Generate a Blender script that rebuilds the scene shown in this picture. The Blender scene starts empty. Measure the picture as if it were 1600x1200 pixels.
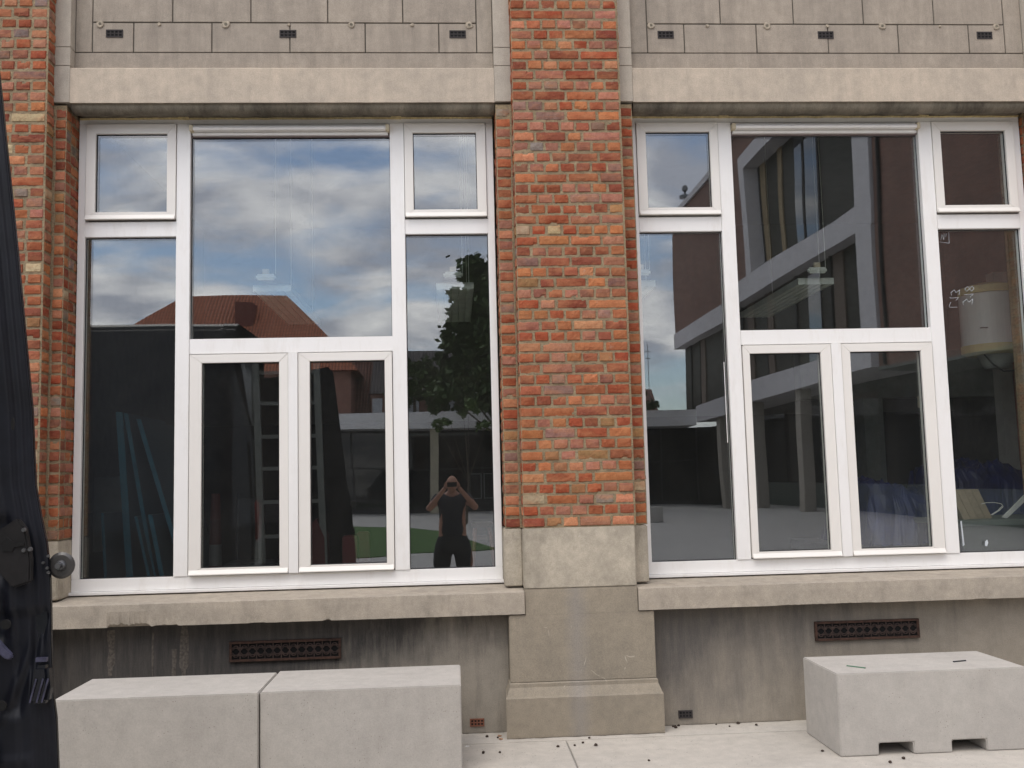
import bpy, bmesh, math, random
from mathutils import Vector, Matrix, noise
R = math.radians
rng = random.Random(7)
scn = bpy.context.scene
C = scn.collection

# ------------------------------------------------------------------ camera
CAM = Vector((0, -6.2, 1.49))
yaw, pitch, roll = R(3.448), R(5.6156), R(-1.4304)
fw = Vector((math.sin(yaw)*math.cos(pitch), math.cos(yaw)*math.cos(pitch), math.sin(pitch)))
rt = Vector((math.cos(yaw), -math.sin(yaw), 0)); up = rt.cross(fw)
rt2 = math.cos(roll)*rt + math.sin(roll)*up; up2 = -math.sin(roll)*rt + math.cos(roll)*up
cam = bpy.data.objects.new('camera', bpy.data.cameras.new('camera')); C.objects.link(cam)
m = Matrix((rt2, up2, -fw)).transposed().to_4x4(); m.translation = CAM
cam.matrix_world = m
cam.data.sensor_width = 36; cam.data.lens = 1540/1600*36
cam.data.clip_start = 0.01; cam.data.clip_end = 2000
scn.camera = cam
# ------------------------------------------------------------------ world, sun, exposure
scn.view_settings.view_transform = 'Standard'; scn.view_settings.look = 'None'
scn.view_settings.exposure = 0.93; scn.view_settings.gamma = 1
scn.cycles.max_bounces = 10; scn.cycles.transparent_max_bounces = 16; scn.cycles.caustics_reflective = False
SUN_EL, SUN_DIR = R(60), Vector((-0.55, -0.85))
w = bpy.data.worlds.new("World"); scn.world = w; w.use_nodes = True
nt = w.node_tree; N = nt.nodes; L = nt.links
bg = N['Background']; bg.inputs[1].default_value = 0.13
sky = N.new('ShaderNodeTexSky'); sky.sky_type = 'NISHITA'; sky.sun_disc = False
sky.sun_elevation = SUN_EL; sky.sun_rotation = math.atan2(SUN_DIR.x, SUN_DIR.y)
tc = N.new('ShaderNodeTexCoord'); sep = N.new('ShaderNodeSeparateXYZ'); L.new(tc.outputs['Generated'], sep.inputs[0])
def wm(op, a, b=None, c=None, clamp=False):
    n = N.new('ShaderNodeMath'); n.operation = op; n.use_clamp = clamp
    for i, v in enumerate((a, b, c)):
        if v is None: continue
        if isinstance(v, (int, float)): n.inputs[i].default_value = v
        else: L.new(v, n.inputs[i])
    return n.outputs[0]
zz = wm('ADD', wm('MAXIMUM', sep.outputs[2], 0), 0.22)
px = wm('DIVIDE', sep.outputs[0], zz); py = wm('DIVIDE', sep.outputs[1], zz)
cmb = N.new('ShaderNodeCombineXYZ'); L.new(px, cmb.inputs[0]); L.new(py, cmb.inputs[1])
mp = N.new('ShaderNodeMapping'); mp.inputs['Scale'].default_value = (1.0, 1.35, 1); mp.inputs['Location'].default_value = (3.3, 0.6, 2.0)
L.new(cmb.outputs[0], mp.inputs[0])
n1 = N.new('ShaderNodeTexNoise'); n1.inputs['Scale'].default_value = 1.9; n1.inputs['Detail'].default_value = 6; n1.inputs['Roughness'].default_value = .56; n1.inputs['Distortion'].default_value = .25
L.new(mp.outputs[0], n1.inputs[0])
n2 = N.new('ShaderNodeTexNoise'); n2.inputs['Scale'].default_value = 3.2; n2.inputs['Detail'].default_value = 8; n2.inputs['Roughness'].default_value = .56; n2.inputs['Distortion'].default_value = .35
mp2 = N.new('ShaderNodeMapping'); mp2.inputs['Location'].default_value = (7.1, 3.2, 5); L.new(cmb.outputs[0], mp2.inputs[0]); L.new(mp2.outputs[0], n2.inputs[0])
cover = wm('MULTIPLY', wm('SUBTRACT', n1.outputs[0], 0.385), 6.5, clamp=True)
cr = N.new('ShaderNodeValToRGB'); L.new(n2.outputs[0], cr.inputs[0])
cr.color_ramp.elements[0].position = .40; cr.color_ramp.elements[0].color = (4.3, 4.35, 4.85, 1)
cr.color_ramp.elements[1].position = .62; cr.color_ramp.elements[1].color = (10.6, 10.1, 9.7, 1)
mixw = N.new('ShaderNodeMixRGB'); L.new(wm('MULTIPLY', cover, .93), mixw.inputs[0]); L.new(sky.outputs[0], mixw.inputs[1]); zen = wm('MULTIPLY_ADD', wm('MAXIMUM', sep.outputs[2], 0), .75, .90)
vm = N.new('ShaderNodeVectorMath'); vm.operation = 'SCALE'; L.new(cr.outputs[0], vm.inputs[0]); L.new(zen, vm.inputs['Scale'])
L.new(vm.outputs[0], mixw.inputs[2])
L.new(mixw.outputs[0], bg.inputs[0])
sd = bpy.data.lights.new('sun', 'SUN'); sd.energy = 0.6; sd.angle = R(28); sd.color = (1, .93, .84)
so = bpy.data.objects.new('sun', sd); C.objects.link(so)
sv = Vector((SUN_DIR.x, SUN_DIR.y, 0)).normalized()*math.cos(SUN_EL) + Vector((0, 0, math.sin(SUN_EL)))
so.rotation_euler = sv.to_track_quat('Z', 'Y').to_euler(); so.location = (-6, -12, 20)

# ------------------------------------------------------------------ materials
def new_mat(name):
    mt = bpy.data.materials.new(name); mt.use_nodes = True
    return mt, mt.node_tree, mt.node_tree.nodes['Principled BSDF']
def rgb(c): return (*c, 1) if len(c) == 3 else c
def add_noise(t, scale, detail=4, rough=.6, stretch=(1, 1, 1), off=0):
    tcn = t.nodes.new('ShaderNodeTexCoord'); mpn = t.nodes.new('ShaderNodeMapping')
    mpn.inputs['Scale'].default_value = stretch; mpn.inputs['Location'].default_value = (off, off*.7, off*1.3)
    t.links.new(tcn.outputs['Object'], mpn.inputs[0])
    n = t.nodes.new('ShaderNodeTexNoise'); n.inputs['Scale'].default_value = scale
    n.inputs['Detail'].default_value = detail; n.inputs['Roughness'].default_value = rough
    t.links.new(mpn.outputs[0], n.inputs[0]); return n.outputs[0]
def ramp(t, src, stops):
    r = t.nodes.new('ShaderNodeValToRGB'); t.links.new(src, r.inputs[0]); e = r.color_ramp.elements
    while len(e) < len(stops): e.new(.5)
    for k, (p, c) in zip(e, stops): k.position = p; k.color = rgb(c) if not isinstance(c, (int, float)) else (c, c, c, 1)
    return r.outputs[0]
def mix(t, fac, a, b, mode='MIX'):
    mx = t.nodes.new('ShaderNodeMixRGB'); mx.blend_type = mode
    for i, v in ((0, fac), (1, a), (2, b)):
        if isinstance(v, (int, float)): mx.inputs[i].default_value = v if i == 0 else (v, v, v, 1)
        elif isinstance(v, tuple): mx.inputs[i].default_value = rgb(v)
        else: t.links.new(v, mx.inputs[i])
    return mx.outputs[0]
def bump(t, b, src, dist, strength=1):
    bn = t.nodes.new('ShaderNodeBump'); bn.inputs['Distance'].default_value = dist; bn.inputs['Strength'].default_value = strength
    t.links.new(src, bn.inputs['Height']); t.links.new(bn.outputs[0], b.inputs['Normal'])
def plain(name, c, rough=.5, var=.12, scale=9, metal=0, bmp=0, stretch=(1, 1, 1), spec=.5):
    mt, t, b = new_mat(name)
    n = add_noise(t, scale, 5, .65, stretch)
    lo = tuple(x*(1-var) for x in c); hi = tuple(min(1, x*(1+var)) for x in c)
    t.links.new(ramp(t, n, [(.3, lo), (.7, hi)]), b.inputs['Base Color'])
    b.inputs['Roughness'].default_value = rough; b.inputs['Metallic'].default_value = metal; b.inputs['Specular IOR Level'].default_value = spec
    if bmp: bump(t, b, add_noise(t, scale*6, 4), bmp)
    return mt
def pits(t, b, thr=.16, scale=60):
    c = b.inputs['Base Color'].links[0].from_socket; v = t.nodes.new('ShaderNodeTexVoronoi'); v.inputs['Scale'].default_value = scale; v.inputs['Randomness'].default_value = 1
    tcn = t.nodes.new('ShaderNodeTexCoord'); t.links.new(tcn.outputs['Object'], v.inputs[0])
    g = add_noise(t, 7, 3, .6, off=3); f = mix(t, 1, ramp(t, v.outputs['Distance'], [(thr*.6, 1), (thr, 0)]), ramp(t, g, [(.48, 0), (.6, .8)]), 'MULTIPLY')
    t.links.new(mix(t, f, c, (.16, .145, .125)), b.inputs['Base Color'])
def stone(name, base, dark, warm, streak=.5, lo=.42, hi=.7, fine=.22, bmp=.0025, off=0, zg=None, midc=1.0, xs=None, st_=(4.2, 4.2, .55)):
    """weathered concrete: warm/cool patches, vertical rain streaks, fine sand grain. zg=(z,span): soot plus under-sill shade painted as a ragged dark band."""
    mt, t, b = new_mat(name)
    big = add_noise(t, 1.7, 5, .6, off=off); st = add_noise(t, 3.0, 7, .74, st_, off+3)
    gr = add_noise(t, 170, 3, .8, off=off); mid = add_noise(t, 14, 5, .7, off=off+9)
    c = ramp(t, big, [(.35, base), (.68, warm)])
    c = mix(t, .55*midc, c, ramp(t, mid, [(.3, tuple(x*.78 for x in base)), (.7, tuple(min(1, x*1.2) for x in warm))]))
    f = ramp(t, st, [(lo, 0), (hi, streak)])
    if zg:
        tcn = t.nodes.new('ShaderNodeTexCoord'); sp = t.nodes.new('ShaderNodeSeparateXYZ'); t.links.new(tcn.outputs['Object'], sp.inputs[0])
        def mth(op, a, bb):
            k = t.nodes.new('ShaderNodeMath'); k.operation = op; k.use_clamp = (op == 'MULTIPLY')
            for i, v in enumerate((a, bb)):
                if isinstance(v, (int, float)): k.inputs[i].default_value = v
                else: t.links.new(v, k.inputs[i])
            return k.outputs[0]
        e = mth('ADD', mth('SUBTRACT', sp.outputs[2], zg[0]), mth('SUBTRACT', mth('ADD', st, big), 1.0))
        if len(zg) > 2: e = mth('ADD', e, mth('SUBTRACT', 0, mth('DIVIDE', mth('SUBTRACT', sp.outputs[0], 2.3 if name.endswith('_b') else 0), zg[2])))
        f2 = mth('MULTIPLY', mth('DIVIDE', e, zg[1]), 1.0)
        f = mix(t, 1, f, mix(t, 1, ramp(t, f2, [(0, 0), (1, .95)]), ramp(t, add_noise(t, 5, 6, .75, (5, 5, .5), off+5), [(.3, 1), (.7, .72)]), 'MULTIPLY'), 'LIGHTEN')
    c = mix(t, f, c, dark)
    if xs:
        tcn = t.nodes.new('ShaderNodeTexCoord'); sp = t.nodes.new('ShaderNodeSeparateXYZ'); t.links.new(tcn.outputs['Object'], sp.inputs[0])
        a1 = t.nodes.new('ShaderNodeMath'); a1.operation = 'SUBTRACT'; t.links.new(sp.outputs[0], a1.inputs[0]); a1.inputs[1].default_value = xs[0]
        a2 = t.nodes.new('ShaderNodeMath'); a2.operation = 'ABSOLUTE'; t.links.new(a1.outputs[0], a2.inputs[0])
        a3 = t.nodes.new('ShaderNodeMath'); a3.operation = 'MULTIPLY_ADD'; t.links.new(mid, a3.inputs[0]); a3.inputs[1].default_value = xs[1]*1.2; t.links.new(a2.outputs[0], a3.inputs[2])
        c = mix(t, ramp(t, a3.outputs[0], [(xs[1]*.7, .5), (xs[1]*2.0, 0)]), c, xs[2])
    c = mix(t, 1, c, ramp(t, gr, [(.25, 1-fine), (.75, 1+fine)]), 'MULTIPLY')
    t.links.new(c, b.inputs['Base Color']); b.inputs['Roughness'].default_value = .92; b.inputs['Specular IOR Level'].default_value = .25
    bump(t, b, mix(t, .5, gr, mid), bmp); return mt

def brick_mat():
    mt, t, b = new_mat('brick')
    at = t.nodes.new('ShaderNodeVertexColor'); at.layer_name = 'Col'
    a = add_noise(t, 22, 6, .7, off=2); g = add_noise(t, 150, 3, .8); d = add_noise(t, 45, 4, .75, off=6); wv = add_noise(t, 9, 3, .6, (1, 1, 2.5), off=11)
    c = mix(t, ramp(t, a, [(.45, 0), (.72, .75)]), at.outputs[0], mix(t, 1, at.outputs[0], (.62, .42, .36), 'MULTIPLY'))
    c = mix(t, ramp(t, wv, [(.45, 0), (.72, .6)]), c, (.44, .19, .09)); c = mix(t, ramp(t, add_noise(t, 2.2, 4, .7, off=30), [(.5, 0), (.75, .35)]), c, (.10, .055, .04))
    c = mix(t, ramp(t, d, [(.66, 0), (.76, .75)]), c, (.05, .035, .03))
    c = mix(t, ramp(t, add_noise(t, 30, 5, .75, off=17), [(.62, 0), (.74, .4)]), c, (.42, .36, .29))
    c = mix(t, 1, c, ramp(t, g, [(.25, .78), (.75, 1.2)]), 'MULTIPLY')
    t.links.new(c, b.inputs['Base Color']); b.inputs['Roughness'].default_value = .88; b.inputs['Specular IOR Level'].default_value = .25
    bump(t, b, mix(t, .5, g, a), .004); return mt
M = {}
M['brick'] = brick_mat()
def mortar_mat():
    mt, t, b = new_mat('mortar')
    a = add_noise(t, 9, 5, .7); g = add_noise(t, 190, 3, .8); d = add_noise(t, 30, 5, .75, (1, 1, 3), off=4)
    c = ramp(t, a, [(.3, (.225, .17, .10)), (.7, (.36, .28, .17))])
    c = mix(t, ramp(t, d, [(.50, 0), (.66, .75)]), c, (.085, .07, .055))
    c = mix(t, 1, c, ramp(t, g, [(.25, .7), (.75, 1.25)]), 'MULTIPLY')
    t.links.new(c, b.inputs['Base Color']); b.inputs['Roughness'].default_value = .95
    bump(t, b, g, .004); return mt
M['mortar'] = mortar_mat()
M['lintel'] = stone('lintel_stone', (.42, .365, .30), (.28, .245, .20), (.54, .455, .36), .35, off=1, midc=.7)
M['panel'] = stone('panel_stone', (.305, .265, .22), (.19, .165, .14), (.375, .322, .262), .5, off=5, midc=.7)
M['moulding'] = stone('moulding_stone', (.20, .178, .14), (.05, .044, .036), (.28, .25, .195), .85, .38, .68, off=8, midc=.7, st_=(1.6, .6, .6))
M['soffit'] = stone('soffit_stone', (.16, .145, .115), (.06, .055, .045), (.2, .175, .13), .6, off=9)
M['column'] = stone('column_stone', (.40, .36, .305), (.30, .27, .23), (.46, .41, .34), .3, off=12, midc=.6)
M['joint'] = plain('joint', (.085, .075, .06), .95)
M['sill'] = stone('sill_stone', (.33, .295, .245), (.15, .135, .115), (.42, .365, .295), .5, .5, .78, off=15, midc=.8, st_=(2.5, 2.5, 1.0))
M['pilaster'] = stone('pilaster_stone', (.255, .225, .178), (.17, .155, .13), (.32, .275, .21), .4, .5, .75, off=21, midc=.7, xs=(.70, .06, (.265, .25, .235)), st_=(2, 2, .8))
M['pilaster_pale'] = stone('pilaster_pale_stone', (.37, .33, .265), (.19, .17, .135), (.50, .445, .355), .6, .46, .72, off=27, midc=1, st_=(1.6, 1.6, .9))
def scratches(mt, scale=5, col=(.50, .46, .38)):
    t = mt.node_tree; b = t.nodes['Principled BSDF']; c = b.inputs['Base Color'].links[0].from_socket
    tcn = t.nodes.new('ShaderNodeTexCoord'); ns = t.nodes.new('ShaderNodeTexNoise'); ns.inputs['Scale'].default_value = 4; t.links.new(tcn.outputs['Object'], ns.inputs[0])
    wp = mix(t, .25, tcn.outputs['Object'], ns.outputs['Color'])
    v = t.nodes.new('ShaderNodeTexVoronoi'); v.feature = 'DISTANCE_TO_EDGE'; v.inputs['Scale'].default_value = scale; t.links.new(wp, v.inputs[0])
    f = mix(t, 1, ramp(t, v.outputs['Distance'], [(.004, .8), (.012, 0)]), ramp(t, add_noise(t, 5, 4, .7, off=55), [(.58, 0), (.64, 1)]), 'MULTIPLY')
    t.links.new(mix(t, f, c, col), b.inputs['Base Color'])
scratches(M['pilaster']); scratches(M['pilaster_pale'], 4, (.55, .5, .42))
M['basewall'] = stone('base_wall', (.27, .245, .205), (.038, .037, .039), (.31, .275, .225), .45, .50, .78, off=31, zg=(.33, .48, 2.6), midc=.6)  # zg darkens the upper wall: dirt plus painted shade below the sill
M['basewall2'] = stone('base_wall_b', (.27, .24, .195), (.10, .094, .09), (.31, .275, .225), .4, .5, .78, off=36, zg=(.30, .6, 3.0), midc=.6)  # soot and contact shadow under the sill, both in the colour
M['concrete'] = stone('bench_concrete', (.41, .387, .355), (.31, .288, .257), (.465, .44, .40), .4, .5, .78, .12, .0012, off=40, midc=.5, st_=(2.5, 2.5, .8))
M['paving'] = stone('paving_concrete', (.43, .40, .355), (.31, .285, .25), (.49, .455, .40), .45, .48, .74, .16, .0014, off=44, midc=.6, st_=(1.2, 1.2, 1.2))
pits(M['concrete'].node_tree, M['concrete'].node_tree.nodes['Principled BSDF'], .15, 55); pits(M['paving'].node_tree, M['paving'].node_tree.nodes['Principled BSDF'], .18, 40)
M['farground'] = stone('yard_concrete', (.34, .33, .315), (.26, .25, .24), (.40, .385, .365), .4, off=47, st_=(.5, .5, .5))
M['frame'] = plain('white_frame', (.825, .815, .795), .38, .015, 3)
for nm in ('frame',):
    t_ = M[nm].node_tree; b_ = t_.nodes['Principled BSDF']; c_ = b_.inputs['Base Color'].links[0].from_socket
    t_.links.new(mix(t_, ramp(t_, add_noise(t_, 3.5, 6, .75, (3, 3, .7), 5), [(.52, 0), (.8, .35)]), c_, (.56, .51, .43)), b_.inputs['Base Color'])
M['sash'] = plain('cream_white_frame', (.77, .745, .70), .42, .02, 3)
M['seal'] = plain('rubber_seal', (.012, .012, .014), .6)
M['foam'] = plain('foam_bead', (.52, .42, .22), .9, .3, 40, bmp=.003)
M['beige'] = plain('beige_plastic', (.60, .52, .37), .5)
M['rust'] = plain('rusty_iron', (.06, .03, .02), .85, .6, 30, bmp=.002)
M['iron'] = plain('dark_iron', (.05, .032, .026), .85, .6, 40, bmp=.002); M['darkvoid'] = plain('vent_black', (.006, .006, .006), 1)
M['terracotta'] = plain('terracotta_vent', (.19, .075, .045), .9, .3, 30)
M['ventdark'] = plain('dark_vent', (.035, .03, .03), .9, .3, 30)
M['plug'] = plain('mortar_plug', (.42, .36, .28), .95, .35, 60, bmp=.004)

def glass_mat():
    mt, t, b = new_mat('window_glass'); t.nodes.remove(b)
    out = t.nodes['Material Output']
    tr = t.nodes.new('ShaderNodeBsdfTransparent'); tr.inputs[0].default_value = (.955, .975, .96, 1)
    gl = t.nodes.new('ShaderNodeBsdfGlossy'); gl.inputs['Roughness'].default_value = 0; gl.inputs[0].default_value = (.93, .96, 1, 1)
    lw = t.nodes.new('ShaderNodeLayerWeight'); lw.inputs[0].default_value = .5
    pw = t.nodes.new('ShaderNodeMath'); pw.operation = 'POWER'; t.links.new(lw.outputs['Facing'], pw.inputs[0]); pw.inputs[1].default_value = 4.5
    ma = t.nodes.new('ShaderNodeMath'); ma.operation = 'MULTIPLY_ADD'; ma.inputs[1].default_value = .85; ma.inputs[2].default_value = .125; ma.use_clamp = True
    t.links.new(pw.outputs[0], ma.inputs[0])
    bn = t.nodes.new('ShaderNodeBump'); bn.inputs['Distance'].default_value = .0036
    t.links.new(add_noise(t, .8, 1, .3), bn.inputs['Height']); t.links.new(bn.outputs[0], gl.inputs['Normal'])
    mx = t.nodes.new('ShaderNodeMixShader'); t.links.new(ma.outputs[0], mx.inputs[0]); t.links.new(tr.outputs[0], mx.inputs[1]); t.links.new(gl.outputs[0], mx.inputs[2])
    df = t.nodes.new('ShaderNodeBsdfDiffuse'); df.inputs[0].default_value = (.62, .60, .56, 1)
    m2 = t.nodes.new('ShaderNodeMixShader'); t.links.new(ramp(t, add_noise(t, 2.5, 6, .75), [(.3, .004), (.75, .014)]), m2.inputs[0])
    t.links.new(mx.outputs[0], m2.inputs[1]); t.links.new(df.outputs[0], m2.inputs[2])
    t.links.new(m2.outputs[0], out.inputs[0]); return mt
M['glass'] = glass_mat()
def dark_glass(name, c=(.02, .022, .024)):
    mt, t, b = new_mat(name); b.inputs['Base Color'].default_value = rgb(c); b.inputs['Roughness'].default_value = .03; b.inputs['Specular IOR Level'].default_value = .5; return mt
M['darkglass'] = dark_glass('dark_glazing')
M['skyglass'] = dark_glass('mirror_glazing', (.03, .035, .04)); M['skyglass'].node_tree.nodes['Principled BSDF'].inputs['Specular IOR Level'].default_value = 1.0

M['dimglass'] = dark_glass('dim_glazing', (.05, .048, .04)); M['dimglass'].node_tree.nodes['Principled BSDF'].inputs['Roughness'].default_value = .5; M['dimglass'].node_tree.nodes['Principled BSDF'].inputs['Specular IOR Level'].default_value = .04
# ------------------------------------------------------------------ mesh helpers
class MB:
    def __init__(s): s.v = []; s.f = []; s.mi = []; s.col = {}
    def face(s, pts, m=0, col=None):
        i = len(s.v); s.v += [tuple(p) for p in pts]; s.f.append(tuple(range(i, i+len(pts)))); s.mi.append(m)
    def hull(s, v, faces, m=0):
        i = len(s.v); s.v += [tuple(p) for p in v]
        for f in faces: s.f.append(tuple(k+i for k in f)); s.mi.append(m)
    def box(s, x0, x1, y0, y1, z0, z1, m=0):
        if x1 < x0: x0, x1 = x1, x0
        if y1 < y0: y0, y1 = y1, y0
        if z1 < z0: z0, z1 = z1, z0
        v = [(x0,y0,z0),(x1,y0,z0),(x1,y1,z0),(x0,y1,z0),(x0,y0,z1),(x1,y0,z1),(x1,y1,z1),(x0,y1,z1)]
        s.hull(v, [(0,3,2,1),(4,5,6,7),(0,1,5,4),(1,2,6,5),(2,3,7,6),(3,0,4,7)], m)
    def prism(s, poly, axis, a, b, m=0):
        """poly = list of 2-D points (the two other axes in order), extruded along axis 0/1/2 from a to b"""
        ar = sum(poly[i][0]*poly[(i+1) % len(poly)][1]-poly[(i+1) % len(poly)][0]*poly[i][1] for i in range(len(poly)))
        if ar < 0: poly = poly[::-1]
        def P(p, t): return (t, p[0], p[1]) if axis == 0 else (p[0], t, p[1]) if axis == 1 else (p[0], p[1], t)
        n = len(poly); v = [P(p, a) for p in poly]+[P(p, b) for p in poly]
        fl = (axis == 1) != (b < a)
        fs = [tuple(range(n-1, -1, -1)), tuple(range(n, 2*n))]+[(i, (i+1) % n, n+(i+1) % n, n+i) for i in range(n)]
        if fl: fs = [f[::-1] for f in fs]
        s.hull(v, fs, m)
    def bar(s, a, b, r0, r1=None, n=8, m=0):
        r1 = r0 if r1 is None else r1; a = Vector(a); b = Vector(b); d = (b-a).normalized()
        u = d.orthogonal().normalized(); w_ = d.cross(u)
        v = [a+(u*math.cos(2*math.pi*k/n)+w_*math.sin(2*math.pi*k/n))*r0 for k in range(n)]
        v += [b+(u*math.cos(2*math.pi*k/n)+w_*math.sin(2*math.pi*k/n))*r1 for k in range(n)]
        s.hull(v, [tuple(range(n-1, -1, -1)), tuple(range(n, 2*n))]+[(k, (k+1) % n, n+(k+1) % n, n+k) for k in range(n)], m)
    def lathe(s, prof, cx, cy, cz=0, n=28, m=0):
        base = len(s.v)
        for r, z in prof:
            for k in range(n): s.v.append((cx+r*math.cos(2*math.pi*k/n), cy+r*math.sin(2*math.pi*k/n), cz+z))
        for i in range(len(prof)-1):
            for k in range(n):
                a = base+i*n+k; b = base+i*n+(k+1) % n
                s.f.append((a, b, b+n, a+n)); s.mi.append(m)
        s.f.append(tuple(base+k for k in range(n-1, -1, -1))); s.mi.append(m)
        s.f.append(tuple(base+(len(prof)-1)*n+k for k in range(n))); s.mi.append(m)
def build(name, mb, mats, parent=None, bevel=0, smooth=False, cols=None, mat_w=None):
    me = bpy.data.meshes.new(name); me.from_pydata(mb.v, [], mb.f)
    if not isinstance(mats, (list, tuple)): mats = [mats]
    for q in mats: me.materials.append(q)
    me.polygons.foreach_set('material_index', mb.mi)
    if cols:
        ca = me.color_attributes.new('Col', 'FLOAT_COLOR', 'POINT')
        flat = [x for c in cols for x in (*c, 1)]; ca.data.foreach_set('color', flat)
    if bevel:
        bm = bmesh.new(); bm.from_mesh(me)
        bmesh.ops.bevel(bm, geom=[e for e in bm.edges if len(e.link_faces) == 2 and e.calc_face_angle(0) > .5], offset=bevel, segments=2, affect='EDGES', clamp_overlap=True)
        bm.to_mesh(me); bm.free()
    if smooth: me.polygons.foreach_set('use_smooth', [True]*len(me.polygons))
    me.update()
    o = bpy.data.objects.new(name, me); C.objects.link(o)
    if parent: o.parent = parent; o.matrix_parent_inverse = Matrix.Translation(-parent.location) if parent.type == 'EMPTY' and parent.parent is None else Matrix()
    return o
def tag(o, label=None, cat=None, group=None, kind=None):
    for k, v in (('label', label), ('category', cat), ('group', group), ('kind', kind)):
        if v: o[k] = v
    return o
def thing(name, label, cat, loc=(0, 0, 0), group=None):
    o = bpy.data.objects.new(name, None); C.objects.link(o); o.location = loc; o.empty_display_size = .2
    return tag(o, label, cat, group)
def copy_tree(o, off, **kw):
    c = o.copy(); C.objects.link(c); c.location = o.location+Vector(off)
    for ch in o.children:
        d = ch.copy(); C.objects.link(d); d.parent = c
        for g in ch.children: e = g.copy(); C.objects.link(e); e.parent = d
    return tag(c, **kw)
def fbm(x, y, z=0, s=1.0): return noise.noise(Vector((x*s, y*s, z*s)))

# ------------------------------------------------------------------ ground
g = MB(); g.box(-400, 400, -400, 60, -.5, 0); tag(build('ground', g, M['farground']), kind='structure')
p = MB()
xs = [-11.4, -9.4, -7.4, -5.4, -3.4, -1.397, .604, 4.104, 6.604, 8.604]
ys = [-.44, -2.4, -4.4, -6.4, -8.4]
for i in range(len(xs)-1):
    for j in range(len(ys)-1):
        p.box(xs[i]+.004, xs[i+1]-.004, ys[j+1]+.003, ys[j]-.003*(j > 0), -.03, .012)
for i in (0, 1): p.box(-11.4, 8.6, -.439, 0.0, -.03, .0125) if i == 0 else None
tag(build('paving', p, M['paving'], bevel=.003), kind='structure')
def lawn_mat():
    mt, t, b = new_mat('lawn'); t.links.new(ramp(t, add_noise(t, 6, 6, .7), [(.3, (.03, .075, .012)), (.7, (.07, .15, .025))]), b.inputs['Base Color'])
    b.inputs['Roughness'].default_value = .9; bump(t, b, add_noise(t, 60, 3), .03); return mt
l = MB(); l.prism([(-9, -30.2), (-3.7, -29.6), (-1.6, -28.3), (-.24, -24.5), (.65, -17.7), (.95, -15.6), (.6, -15.2), (-1.0, -15.0), (-1.5, -14.4), (-4, -13.2), (-9, -12.5), (-12, -20)], 2, -.02, .02)
tag(build('lawn', l, lawn_mat()), kind='structure')

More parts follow.
